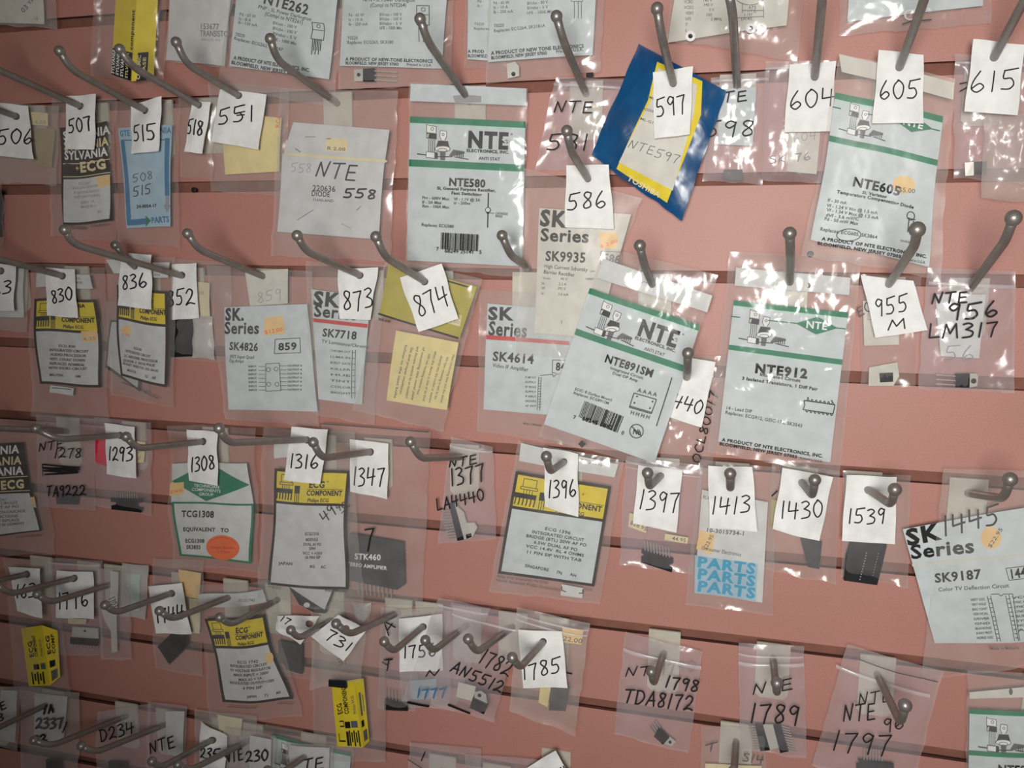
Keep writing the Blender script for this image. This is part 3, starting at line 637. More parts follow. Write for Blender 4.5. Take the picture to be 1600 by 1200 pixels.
packet('clear bag with a cream paper slip behind the tag 551', [(324, 126), (452, 138), (446, 306), (330, 300)], (11, 9), 'crisp', gap=3, parts=[('paper_slip', [Q('cream', (345, 176), (440, 184), (436, 268), (353, 273)), L('label', 1, (352, 226), (357, 268)), T('orange', 'RCA', 437, 200, 438, 180, 6)]), ])
number_tag('white tag handwritten 551', [(343, 139), (416, 147), (404, 234), (331, 221)], (374, 150), [H('ink', '551', 343, 195, 398, 188, 24), L('ink', 2, (370, 178), (384, 175)), L('ink', 2, (372, 181), (383, 180))], z=19)
hook('grey hook through tag 551', (374, 150), (290, 99), (276, 67), 19)
packet('clear bag with a grey paper sheet marked 220636, left of the bar-coded packet', [(438, 138), (623, 142), (610, 408), (423, 400)], (18, 11), 'crisp', gap=2.6, bow=2, rough=1.2, parts=[
 ('folded_flap', [Q('greycard', (459, 191), (609, 203), (602, 256), (444, 243)), L('ink', 1, (463, 232), (471, 238)), L('soft', .8, (478, 214), (494, 214)), L('label', 4, (450, 241), (604, 252))]),
 ('paper_sheet', [Q('greycard', (443, 240), (602, 253), (592, 374), (433, 362)), H('faint', '558', 455, 269, 487, 270, 14, 1), H('ink', 'NTE', 495, 276, 557, 284, 25, 2.6), T('ink', '220636', 489, 298, 526, 300, 9), T('ink', 'DIODE', 487, 306, 517, 308, 8), T('soft', 'THAILAND', 489, 314, 523, 316, 4), H('ink', '558', 539, 308, 588, 311, 14, 2.8), L('soft', .8, (464, 344), (490, 328)), L('soft', .8, (559, 329), (566, 322)), L('faint', .8, (535, 349), (550, 357))], .15),
 ('price_sticker', [Q('label', (511, 215), (544, 218), (544, 239), (509, 236)), T('soft', 'R 2.00', 512, 234, 541, 236, 5), L('ink', 1, (511, 217), (518, 217))], .35)])
hook('grey hook holding the grey paper sheet marked 220636', (525, 160), (432, 93), (423, 62), 21)
q = [(641, 182), (821, 190), (816, 416), (636, 407)]
packet('clear packet with green-striped bar-coded card, hanging upright under the long bent hook', [(640, 128), (824, 138), (817, 432), (634, 420)], (17, 10), 'crisp', gap=2.6, bow=1.2, rough=1.3, parts=[
 ('header_strip', [Q('card', (642, 131), (822, 138), (822, 165), (641, 158)), P('faint', (708, 150), (724, 148), (752, 150), (752, 160), (712, 161))]),
 ('printed_card', striped_card(q, LOGO_WORD) + [T('ink', 'NTE580', 703, 290, 760, 293, 12, 1), T('ink', 'Si, General Purpose Rectifier,', 685, 296, 776, 300, 4.4, 1), T('ink', 'Fast Switching', 707, 303.5, 754, 306.5, 4.4, 1)] +
  lines('soft', [('Prv - 600V Max', 662, 311, 704, 313, 4.6), ('If - 3A Max', 662, 318, 692, 319, 4.6), ('Ifsm - 100A Max', 662, 324, 704, 326, 4.6), ('Vf - 1.1V @ 3A', 711, 313, 752, 315, 4.6), ('tr - 200ns', 711, 319, 737, 320, 4.6), ('Replaces: ECG580', 661, 353, 711, 356, 4.8), ('CATHODE', 776, 335, 795, 336, 3.6), ('BAND', 776, 339, 787, 340, 3.6)]) +
  [L('ink', 1.4, (765, 302), (764, 355)), E('card', 764.5, 328, 4), E('ink', 764.5, 328, 4.4, 4.4, 1), P('ink', (761, 331), (768, 331), (764.5, 335)), L('ink', .7, (768, 333), (774, 333))] + BAR(692, 363, 752, 366, 26) +
  [T('ink', '68249 25141', 698, 394, 744, 396, 5.5), T('ink', '7', 685, 391, 689, 391, 5.5), T('ink', '5', 752, 396, 756, 396, 5.5)])])
hook('long grey hook holding the upright bar-coded packet with green stripes', (733, 157), (668, 64), (657, 31), 21)
M = packet('small zip bag lettered in marker, left of the blue envelope', [(868, 120), (976, 124), (936, 268), (836, 266)], (10, 7), 'lilac', gap=2.4, rough=1.6, zips=[(866, 132, 972, 138, 5)], writing=[H('ink', 'NTE', 868, 176, 927, 178, 18, 2.2), H('ink', '581', 857, 236, 920, 236, 25, 2.4)])
hook('grey hook holding the zip bag left of the blue envelope', (915, 145), (881, 66), (870, 27), 15)
M = packet('clear bag with a crumpled white card behind the tag 586', [(818, 262), (1004, 310), (903, 562), (806, 556)], (18, 15), 'matte', gap=2.5, bow=2, parts=[
 ('printed_card', [Q('warmcard', (843, 325), (986, 335), (932, 528), (836, 520)), T('ink', 'SK', 844, 352, 886, 355, 24, 2), T('ink', 'Series', 845, 376, 922, 379, 19, 1), T('ink', 'SK9935', 853, 407, 917, 410, 15, 1), T('ink', 'High Current Schottky', 851, 418, 919, 424, 5.6), T('ink', 'Barrier Rectifier', 850, 427, 899, 432, 5.6)] +
  lines('soft', [('Vrrm', 849, 436, 861, 437, 4), ('40 V', 877, 437, 888, 438, 4), ('Io', 847, 444, 852, 444, 4), ('2.2 A', 874, 445, 886, 446, 4), ('Vf', 847, 452, 852, 452, 4), ('.395 V', 871, 452, 885, 453, 4), ('Ir', 847, 460, 851, 460, 4), ('3.0 mA', 873, 461, 889, 462, 4), ('LOW', 924, 425, 931, 425, 3), ('CURRENT', 916, 437, 930, 437, 3)]) +
  [L('ink', .8, (940, 392), (973, 394), (972, 415), (939, 412), (940, 392)), T('soft', '586', 943, 409, 969, 412, 13, 1), L('soft', .8, (878, 500), (879, 505))]),
 ('price_sticker', [Q('sticker', (936, 363), (965, 364), (964, 388), (939, 390)), T('orange', '$ 2.00', 939, 388, 966, 378, 5)], .3)])
number_tag('white tag handwritten 586', [(885, 258), (951, 257), (960, 358), (882, 355)], (919, 280), [H('ink', '586', 887, 328, 946, 325, 26)], z=25)
hook('short grey hook through tag 586', (919, 280), (892, 236), (886, 206), 25)
M = packet('blue foil envelope with a yellow-edged label behind the tag 597', [(997, 68), (1135, 142), (1065, 345), (924, 243)], (22, 18), 'blue', gap=2.0, bow=2.5, rough=.8, name='foil_envelope', cat='envelope', parts=[
 ('yellow_label', [Q('yellow', (1028, 98), (1098, 128), (1096, 180), (1014, 158)), Q('yellow', (1014, 158), (1096, 180), (1043, 317), (964, 264)), Q('warmcard', (1030, 108), (1090, 134), (1085, 177), (1018, 159)), Q('warmcard', (1018, 159), (1085, 177), (1052, 298), (968, 254))] +
  [T('soft', 'FML', 1012, 154, 1024, 158, 4), T('soft', 'ASSEMBLED IN', 1006, 173, 1050, 185, 4), T('soft', 'FML-G12S', 998, 187, 1030, 198, 4), H('soft', 'NTE597', 983, 231, 1059, 257, 14, 1.1), T('label', 'TOSHIBA', 980, 281, 1030, 309, 8, 1)], 3.2), ])
number_tag('white tag handwritten 597, on the blue envelope', [(1020, 113), (1083, 104), (1078, 210), (1022, 217)], (1052, 131), [H('ink', '597', 1027, 183, 1073, 175, 28)], z=32)
hook('grey hook through tag 597', (1052, 131), (1034, 58), (1027, 15), 32)
M = packet('zip bag with white paper right of the blue envelope', [(1112, 122), (1202, 110), (1190, 288), (1098, 282)], (12, 9), 'lilac', gap=2.5, rough=1.5, zips=[(1112, 128, 1201, 124, 5)], writing=[H('ink', 'NTE', 1108, 164, 1167, 158, 16, 2.2), H('ink', '598', 1100, 216, 1178, 212, 24, 2.2)], parts=[('paper_insert', [Q('card', (1124, 140), (1182, 136), (1176, 228), (1122, 226))])])
chip('black component at the bottom of the zip bag right of the blue envelope', M, [(1131, 265), (1160, 265), (1160, 283), (1130, 281)], 2.5, -1.2)
hook('straight grey hook holding the zip bag right of the blue envelope', (1152, 138), (1145, 22), (1139, -10), 17)
M = packet('clear bag with pencilled paper behind the tag 604', [(1196, 96), (1296, 94), (1286, 286), (1192, 282)], (10, 8), 'lilac', zips=[(1196, 108, 1294, 106, 4)], parts=[('paper_insert', [Q('warmcard', (1232, 205), (1282, 205), (1276, 272), (1230, 268)), H('faint', '604', 1240, 222, 1276, 218, 13, 1)], -.6)], writing=[H('faint', 'SK 76', 1202, 256, 1266, 250, 12, 1.2)])
number_tag('white tag handwritten 604, partly behind the bag of tag 605', [(1234, 101), (1306, 96), (1300, 205), (1225, 207)], (1273, 121), [H('ink', '604', 1235, 171, 1304, 165, 28)], z=17)
hook('grey hook through tag 604', (1273, 121), (1284, 6), (1288, -30), 17)
q = [(1307, 144), (1472, 181), (1450, 416), (1268, 374)]
packet('clear packet with green-striped card behind the tag 605', [(1313, 84), (1492, 122), (1468, 436), (1254, 398)], (24, 18), 'matte', gap=2.6, bow=2, wob=1.5, parts=[
 ('header_strip', [Q('warmcard', (1311, 84), (1491, 128), (1489, 155), (1316, 112))]),
 ('printed_card', striped_card(q, LOGO_DIAMOND, s1=10, g2=72, h2=10, colour='card') + [T('ink', 'NTE605', 1330, 290, 1406, 307, 14, 1), T('ink', 'Si. Varistor', 1346, 303, 1385, 311, 4.6, 1), T('ink', 'Temperature Compensating Diode', 1306, 301, 1427, 326, 4.8, 1)] +
  lines('soft', [('If - 30 mA', 1292, 314, 1322, 319, 5), ('Vf - 1.24 V Min @ 1.5 mA', 1291, 322, 1370, 336, 5), ('Vf - 1.34 V Max @ 1.5 mA', 1291, 329, 1371, 344, 5), ('dVf - 3.6 mV/C', 1290, 337, 1341, 345, 5), ('Pd - 50 mW Max', 1288, 343, 1340, 352, 5), ('Replaces: ECG605, SK3864', 1282, 359, 1369, 374, 5.4)]) +
  [T('ink', 'A PRODUCT OF NTE ELECTRONICS, INC.', 1285, 374, 1445, 402, 5, 1), T('ink', 'BLOOMFIELD, NEW JERSEY 07003', 1278, 381, 1405, 403, 4.8, 1), T('soft', 'Printed in U.S.A.', 1408, 405, 1443, 411, 4), E('ink', 1326, 367, 19, 10, 1),
   E('ink', 1422, 337, 6.5, 7, 1.1), L('ink', 1.1, (1416, 340), (1429, 343)), L('ink', 1.1, (1419, 342), (1416, 362)), L('ink', 1.1, (1426, 344), (1424, 360)), T('soft', 'COLOR BAND', 1404, 377, 1424, 380, 3)]),
 ('price_sticker', [E('sticker', 1413, 289, 18, 14), T('soft', '$5.00', 1404, 300, 1431, 302, 7)], .25)])
number_tag('white tag handwritten 605', [(1373, 78), (1443, 85), (1442, 193), (1363, 192)], (1405, 106), [H('ink', '605', 1374, 156, 1437, 152, 29)], z=32)
hook('grey hook through tag 605', (1405, 106), (1442, 6), (1452, -28), 32)
M = packet('crumpled zip bag behind the tag 615', [(1492, 84), (1612, 90), (1604, 288), (1490, 278)], (16, 12), 'lilac', gap=3, rough=2, writing=[L('ink', 2, (1498, 132), (1508, 130)), L('ink', 2, (1498, 144), (1508, 138))], zips=[(1492, 98, 1610, 104, 5)])
chip('small black component at the bottom of the crumpled zip bag under tag 615', M, [(1521, 253), (1541, 252), (1541, 273), (1521, 272)], 2.4, -1.2, tab=[(1507, 254), (1521, 253), (1521, 274), (1508, 275)], name='power_transistor')
packet('milky crumpled bag at the right border below tag 615', [(1540, 176), (1640, 180), (1640, 322), (1532, 310)], (22, 17), 'hazy', gap=4, rough=2.5)
number_tag('white tag handwritten 615', [(1521, 61), (1600, 70), (1590, 180), (1507, 174)], (1553, 90), [H('ink', '615', 1516, 145, 1590, 141, 32)], z=30)
hook('grey hook through tag 615', (1553, 90), (1622, -40), (1640, -76), 30)

# ================================================================ second row of hooks
packet('white card in a bag cut by the left edge, behind the tag ending in 23', [(-40, 412), (44, 416), (42, 520), (-40, 512)], (12, 9), 'hazy', parts=[('paper_insert', [Q('paper', (-30, 418), (38, 420), (37, 496), (-30, 494))])])
number_tag('white tag ending in 23, cut by the left edge', [(-36, 405), (25, 416), (22, 486), (-36, 484)], (1, 423), [H('ink', '823', -28, 460, 19, 457, 20)])
hook('grey hook through the tag ending in 23', (1, 423), (-90, 398), (-102, 374), 22)
packet('clear bag with a yellow-banded card behind the tag 830', [(46, 412), (166, 418), (170, 660), (48, 650)], (15, 10), 'clear', wob=2.2, parts=[
 ('header_strip', [Q('paper', (54, 427), (143, 428), (148, 450), (53, 449)), T('soft', 'ECG', 121, 435, 128, 435, 3.5), T('soft', '830', 122, 442, 132, 442, 3.5)]),
 ('printed_card', band_card([(52, 467), (151, 467), (160, 605), (61, 600)], 49) + [T('ink', 'SYLVANIA', 96, 479, 136, 479, 5.5, 1)] + lines('soft', [('ECG 830', 97, 542, 121, 542, 4), ('INTEGRATED CIRCUIT', 83, 549, 140, 549, 4), ('AUDIO PROCESSOR', 84, 556, 137, 556, 4), ('VERT. COUNT DOWN', 83, 563, 136, 563, 4), ('REPLACES ADMIRAL', 82, 570, 136, 570, 4), ('WITH SHORT-CIRCUIT', 80, 577, 139, 576, 4), ('MALAYSIA', 81, 588, 103, 588, 4), ('AM', 122, 588, 130, 588, 4)])),
 ('price_sticker', [Q('sticker', (127, 516), (150, 515), (150, 533), (129, 533)), T('faint', '4.25', 130, 531, 149, 529, 5)], .2),
 ('small_label', [Q('paper', (79, 603), (117, 606), (115, 618), (77, 614)), L('soft', 1.4, (82, 607), (112, 608))], .2)])
number_tag('white tag handwritten 830', [(72, 418), (117, 421), (121, 497), (73, 493)], (97, 431), [H('ink', '830', 82, 474, 116, 468, 20)])
hook('grey hook through tag 830', (97, 431), (-60, 389), (-74, 368))
packet('clear bag with a dark component and crumpled plastic behind the tag 852', [(268, 404), (362, 410), (358, 566), (262, 560)], (10, 7), 'crisp', gap=3, rough=1.6, parts=[('paper_slip', [Q('ivory', (308, 440), (329, 442), (330, 496), (309, 495)), T('faint', '.00', 311, 460, 321, 460, 5)])])
M = Sheet([(268, 404), (362, 410), (358, 566), (262, 560)], (11, 8), 0)
chip('dark rectangular component under the tag 852', M, [(264, 500), (303, 498), (304, 556), (268, 558)], 3.2, -1)
packet('small crumpled inner bag right of the dark component under tag 852', [(300, 494), (333, 494), (336, 562), (300, 558)], (15, 13), 'milky', gap=2.5, rough=3)
number_tag('white tag handwritten 852', [(270, 413), (307, 411), (310, 497), (269, 500)], (284, 430), [H('ink', '852', 262, 479, 305, 476, 25)], z=17)
hook('long grey hook through tag 852', (284, 431), (113, 381), (102, 360), 17)
packet('second yellow-edged card leaning out to the left behind the bag of tag 836', [(160, 470), (240, 470), (232, 624), (154, 602)], (9, 6), 'clear', parts=[('printed_card', [Q('brown', (174, 500), (226, 500), (220, 612), (164, 574)), Q('greycard', (176, 503), (222, 503), (216, 606), (167, 570))])])
packet('clear bag with a yellow-banded card behind the tag 836', [(164, 396), (274, 402), (271, 636), (172, 616)], (19, 14), 'clear', wob=1.8, parts=[
 ('header_strip', [Q('paper', (166, 406), (266, 410), (265, 434), (176, 428)), T('soft', '836', 243, 430, 252, 431, 4)]),
 ('printed_card', band_card([(180, 446), (264, 455), (261, 605), (188, 588)], 51) + lines('soft', [('ECG 836', 213, 545, 225, 547, 4), ('INTEGRATED CIRCUIT', 200, 550, 238, 557, 4), ('LC ABSORBL PROCESSOR', 197, 558, 249, 565, 4), ('QUADR. F. NOX PULSE', 195, 565, 245, 571, 4), ('WAIST WIDTH 101-44-01', 194, 570, 250, 580, 4), ('MALAYSIA', 201, 580, 215, 583, 4), ('TG', 229, 588, 234, 589, 4), ('AE', 240, 590, 246, 591, 4)])),
 ('price_sticker', [E('sticker', 200, 516, 8, 7), T('orange', '1.75', 192, 525, 206, 527, 4)], .2), ('footer_print', [L('soft', 1.2, (188, 598), (230, 612)), L('soft', 1.2, (226, 612), (248, 622))])])
number_tag('white tag handwritten 836', [(189, 395), (237, 398), (236, 484), (183, 477)], (211, 416), [H('ink', '836', 193, 454, 230, 449, 22)], z=28)
hook('short grey hook through tag 836', (211, 417), (196, 404), (181, 384), 28, zbend=46)
q = [(351, 480), (480, 475), (497, 643), (357, 640)]
packet('clear packet with white card boxed 859, right of the tag 852', [(322, 414), (488, 424), (500, 668), (352, 655)], (14, 9), 'crisp', gap=2.4, bow=1.5, parts=[
 ('header_paper', [Q('warmcard', (384, 424), (450, 420), (450, 474), (392, 478)), H('faint', '859', 404, 473, 441, 467, 16, 1)]),
 ('printed_card', [Q('card', *q), T('ink', 'SK.', 353, 500, 384, 500, 18, 2), T('ink', 'Series', 352, 521, 407, 521, 18, 1), T('ink', 'SK4826', 360, 546, 405, 548, 12, 1), T('ink', 'JFET Input Quad', 361, 559, 399, 560, 5), T('ink', 'Op-Amps', 360, 566, 383, 566, 5), L('ink', 1, (431, 530), (469, 528), (470, 551), (430, 552), (431, 530)), T('ink', '859', 436, 547, 465, 546, 11, 1),
   L('soft', 1, (417, 568), (438, 567), (440, 610), (416, 611), (417, 568)), E('soft', 421, 577, 3.5, 3.5, .8), E('soft', 433, 576, 3.5, 3.5, .8), E('soft', 421, 600, 3.5, 3.5, .8), E('soft', 434, 600, 3.5, 3.5, .8)] + [L('soft', .8, (406, 572 + 6.2*i), (416, 572 + 6.2*i)) for i in range(7)] + [L('soft', .8, (439, 571 + 6.2*i), (450, 571 + 6.2*i)) for i in range(7)] + [T('soft', 'INPUT', 391, 573 + 6.2*i, 404, 573 + 6.2*i, 3) for i in range(0, 7)] + [T('soft', 'OUTPUT 4', 452, 572 + 6.2*i, 474, 572 + 6.2*i, 3) for i in range(0, 7)]),
 ('price_sticker', [Q('sticker', (414, 497), (442, 493), (446, 521), (414, 524)), T('orange', '$12.00', 415, 522, 443, 517, 6)], .3)])
hook('grey hook holding the white card boxed 859', (419, 435), (310, 390), (294, 366), 20)
q = [(486, 452), (580, 464), (566, 632), (497, 624)]
packet('clear packet with a red-striped card behind the tag 873', [(478, 408), (604, 414), (584, 664), (484, 646)], (14, 9), 'crisp', gap=2.4, parts=[
 ('printed_card', [Q('card', *q), T('ink', 'SK', 489, 476, 530, 480, 21, 2), T('ink', 'Series', 490, 494, 560, 500, 18, 1), Q('red', (489, 497), (576, 506), (575, 512), (490, 503)), T('ink', 'SK7718', 504, 525, 559, 530, 12, 1), T('ink', 'TV Luminance/Chroma', 503, 535, 577, 544, 5)] +
  [T('soft', s, 517, 549 + 9.3*i, 550, 551 + 9.3*i, 3.4) for i, s in enumerate(('CHROMA OUT', 'LUMA IN', 'BURST GATE', 'KILLER', 'HUE', 'TINT', 'COLOR', 'BRIGHT'))] + [L('soft', .9, (553, 546), (551, 622)), L('soft', .9, (558, 546), (556, 622))] + [L('soft', .8, (552, 550 + 9*i), (558, 550 + 9*i)) for i in range(8)])])
number_tag('white tag handwritten 873', [(528, 420), (591, 418), (579, 500), (531, 498)], (562, 430), [H('ink', '873', 537, 485, 584, 481, 30)])
hook('grey hook through tag 873', (562, 430), (477, 392), (465, 369))
packet('tilted clear bag with olive card and yellow instruction slip behind the tag 874', [(604, 400), (752, 436), (692, 674), (552, 640)], (27, 17), 'crisp', gap=2.6, bow=2, rough=1.4, parts=[
 ('folded_card', [Q('olive', (608, 412), (746, 448), (718, 530), (593, 492)), L('black', 3, (593, 490), (650, 508)), L('black', 3, (662, 512), (716, 528)), L('black', 2.5, (696, 438), (737, 450)), T('ink', '900-648', 592, 500, 611, 504, 4, 1)]),
 ('yellow_slip', [Q('cream', (620, 516), (717, 535), (699, 640), (603, 626))] + [T('soft', s, 706 - 9.2*i + 2, 548 - 1.7*i + random.uniform(0, 12), 689 - 9.2*i, 636 - 1.8*i - random.uniform(0, 14), 4, 0) for i, s in enumerate(('Heat conducting base and this device', 'this type, mounting to exit by the', 'directly into the socket or washers', 'when the device is one of its kind', 'with one Insulating material mica', 'of mounting title metal plate', 'and discrete symbols by an insulator', 'list and proper insulation', 'follow to the next bolts'))]),
 ('price_sticker', [Q('label', (700, 487), (722, 493), (719, 510), (698, 504)), T('faint', '4.00', 701, 503, 718, 506, 5)], .3)])
number_tag('tilted white tag handwritten 874', [(624, 434), (690, 412), (716, 498), (655, 519)], (664, 440), [H('ink', '874', 656, 496, 705, 476, 34)], z=36)
hook('grey hook through the tilted tag 874', (664, 440), (601, 401), (588, 371), 36)
q = [(762, 474), (900, 486), (888, 650), (755, 640)]
packet('clear packet with a red-striped card, mostly behind the crumpled white card of tag 586', [(750, 452), (908, 462), (900, 700), (746, 672)], (8, 6), 'crisp', gap=2.2, rough=1.3, parts=[
 ('printed_card', [Q('card', *q), T('ink', 'SK', 763, 499, 802, 500, 19, 2), T('ink', 'Series', 763, 523, 824, 527, 21, 1), Q('red', (760, 523), (890, 533), (890, 539), (760, 530)), T('ink', 'SK4614', 770, 563, 835, 568, 14, 1), T('ink', 'Video IF Amplifier', 770, 573, 826, 580, 6), L('ink', 1, (864, 562), (896, 563), (895, 584), (864, 582), (864, 562)), T('ink', '843', 869, 578, 892, 579, 12, 1),
  L('soft', 1.2, (845, 586), (864, 584), (866, 588), (870, 584), (886, 586), (884, 645)), L('soft', 1, (843, 588), (840, 640)), L('soft', 1, (847, 588), (844, 641))] + [L('soft', .8, (842.6 - .04*i, 590 + 4.1*i), (847 - .04*i, 590 + 4.1*i)) for i in range(12)] + [T('soft', s, 822, 590 + 7.4*i, 839, 590.5 + 7.4*i, 3) for i, s in enumerate(('IF AMP OUT', 'SUPPLY', 'IF BIAS', 'SUPPLY', 'IF INPUT', 'DECOUPLE', 'AF OUT'))]),
 ('footer_print', [T('soft', 'Made in Malaysia', 817, 663, 846, 666, 3)])])
hook('short grey hook between the bar-coded packet and the tag 586', (824, 418), (797, 398), (785, 369), 14)
q = [(922, 450), (1094, 508), (1023, 723), (850, 663)]
packet('tilted clear packet with green-striped bar-coded card, overlapping the tag 440', [(944, 386), (1122, 430), (1020, 732), (842, 682)], (32, 27), 'crisp', gap=2.6, bow=1.5, rough=1.1, parts=[
 ('header_strip', [Q('paper', (942, 404), (1113, 462), (1105, 488), (932, 434)), L('faint', 1.4, (1001, 443), (1006, 440), (1018, 444))]),
 ('printed_card', striped_card(q, LOGO_WORD, s1=9, g2=66, h2=10) + [T('ink', 'NTE891SM', 945, 564, 1020, 589, 12, 1), T('ink', 'Integrated Circuit', 954, 575.5, 1005, 591.7, 4.2), T('ink', 'Dual OP Amp', 957.5, 583.5, 997, 596, 4.2), T('soft', 'SOIC: 8 (Surface Mount)', 899, 608, 957, 626, 4.2), T('soft', 'Replaces: ECG891SM', 897, 614, 952, 631, 4.2)] + BAR(915, 625, 977, 649, 27) +
  [T('ink', '7', 897, 652, 901, 653, 5.5), T('ink', '68245 38621', 911, 654, 963, 671, 6, 1), T('ink', '0', 972, 676, 976, 677, 6), E('ink', 996, 671, 11, 11, 1), L('ink', 1, (988, 663), (1004, 679)), T('ink', 'Nb', 990, 675, 1003, 677, 8),
   L('ink', 1, (992, 612), (1027, 622), (1019, 644), (985, 634), (992, 612)), L('ink', 1, (985, 632), (1019, 642)), L('ink', 1.2, (1051, 588), (1027, 663))] + [T('soft', 'A', 997 + 8*i, 610 + 2*i, 1003 + 8*i, 611.5 + 2*i, 6) for i in range(4)] + [T('soft', 'H', 986 + 8*i, 644 + 2.2*i, 992 + 8*i, 646 + 2.2*i, 6) for i in range(4)] + [E('ink', x, y, 1.2) for x, y in ((997, 617), (993, 627), (1021, 625), (1017, 635))]),
 ('printed_mark', [P('black', (909, 688), (916, 694), (909, 700), (903, 694))])])
hook('grey hook holding the tilted bar-coded packet over tag 440', (1023, 454), (1006, 412), (1000, 385), 36)
packet('crumpled clear bag lettered sideways in marker, behind the tag 440', [(1050, 556), (1142, 556), (1110, 745), (1030, 735)], (12, 9), 'crisp', gap=3, rough=3, parts=[], writing=[H('ink', 'OCL80017', 1093, 722, 1122, 612, 13, 2)])
number_tag('white tag handwritten 440, half behind the tilted bar-coded packet', [(1055, 554), (1118, 566), (1096, 668), (1040, 650)], (1073, 589), [H('ink', '1440', 1040, 632, 1094, 648, 22)], z=19)
hook('stubby-looking grey hook through tag 440', (1073, 590), (1074, 578), (1075, 553), 19, zbend=98)
q = [(1147, 469), (1325, 488), (1297, 722), (1122, 690)]
packet('clear packet with green-striped card and a diamond mark, right of the tag 440', [(1141, 393), (1346, 402), (1312, 742), (1106, 706)], (22, 14), 'crisp', gap=2.6, bow=1.5, rough=1.8, parts=[
 ('header_strip', [Q('paper', (1150, 418), (1329, 434), (1327, 461), (1148, 446)), P('warmcard', (1214, 438), (1240, 436), (1258, 440), (1258, 452), (1216, 446)), E('ink', 1263, 446, 3.5, 4), E('paper', 1260, 446, 3.5, 4)]),
 ('printed_card', striped_card(q, LOGO_DIAMOND, s1=8, g2=70, h2=8) + [T('ink', 'NTE912', 1179, 581, 1262, 590, 14, 2), T('ink', 'Integrated Circuit', 1187, 586, 1250, 596, 4.6, 1), T('ink', '3 Isolated Transistors, 1 Diff Pair', 1159, 592, 1277, 609, 4.8, 1), T('soft', '14 - Lead DIP', 1134, 638, 1175, 644, 5), T('soft', 'Replaces: ECG912, GEIC-172, SK3543', 1133, 645, 1253, 666, 5),
   T('ink', 'A PRODUCT OF NTE ELECTRONICS, INC.', 1128, 688, 1285, 713, 5, 1), T('ink', 'BLOOMFIELD, NEW JERSEY 07003', 1124, 694, 1245, 714, 4.6, 1), T('soft', 'Printed in U.S.A.', 1249, 715, 1285, 721, 3.6),
   L('ink', 1.2, (1256, 624), (1304, 631), (1301, 645), (1254, 638), (1257, 632), (1256, 624)), E('soft', 1262, 620, 1.4), E('soft', 1299, 625, 1.4)] + [L('ink', 1, (1260 + 6.4*i, 624 + .9*i), (1262 + 6.4*i, 621 + .9*i), (1264 + 6.4*i, 625 + .9*i)) for i in range(7)] + [L('ink', 1, (1258 + 6.4*i, 639 + .9*i), (1260 + 6.4*i, 642 + .9*i), (1262 + 6.4*i, 640 + .9*i)) for i in range(7)])])
hook('upright-looking grey hook holding the packet with the diamond mark', (1234, 446), (1235, 392), (1234, 366), 26)
M = packet('small clear bag with two paper pieces behind the tag 955 M', [(1344, 428), (1440, 432), (1430, 604), (1346, 606)], (12, 8), 'clear', gap=2.2, writing=[H('soft', 'EC', 1341, 494, 1362, 484, 14, 1.6)], parts=[
 ('paper_piece', [Q('warmcard', (1348, 470), (1405, 470), (1404, 538), (1350, 540)), H('faint', '4', 1356, 508, 1368, 506, 18, 1.2)]), ('paper_piece', [P('warmcard', (1358, 574), (1402, 566), (1405, 588), (1396, 603), (1357, 603))])])
chip('tiny black chip on a paper piece below the tag 955 M', M, [(1374, 583), (1395, 582), (1395, 596), (1375, 597)], 1.6, .3)
number_tag('tilted white tag handwritten 955 M', [(1345, 430), (1427, 439), (1449, 516), (1368, 528)], (1389, 444), [H('ink', '955', 1369, 495, 1420, 486, 26), H('ink', 'M', 1388, 516, 1416, 513, 16)], z=24)
hook('grey hook through the tilted tag 955 M', (1389, 444), (1430, 382), (1433, 360), 24, ball=.0048)
M = packet('zip bag lettered 956 in marker, at the right of the tag 955 M', [(1450, 418), (1588, 424), (1584, 614), (1434, 608)], (15, 10), 'lilac', gap=2.6, rough=2.2, zips=[(1450, 442, 1586, 448, 6)], writing=[H('ink', 'NTE', 1455, 474, 1508, 472, 17, 3), H('ink', '956', 1480, 499, 1556, 492, 24, 3.2), H('ink', 'LM317', 1449, 528, 1556, 524, 22, 2.8)], parts=[('back_writing', [H('faint', '56', 1474, 564, 1520, 564, 24, 1.6)], .6), ('paper_insert', [Q('paper', (1462, 460), (1540, 460), (1530, 560), (1470, 556))], -1.5)])
chip('transistor with pale tab lying sideways at the bottom of the zip bag lettered 956', M, [(1492, 583), (1514, 583), (1514, 605), (1492, 604)], 2.6, -.6, leads=rows((1492, 587), (1492, 601), 3, (-30, -2)), tab=[(1513, 583), (1525, 583), (1528, 587), (1527, 603), (1513, 606)], hole=(1521, 595, 4.4), name='power_transistor')
hook('grey hook holding the zip bag lettered 956', (1515, 452), (1572, 374), (1583, 342), 21, ball=.0048)

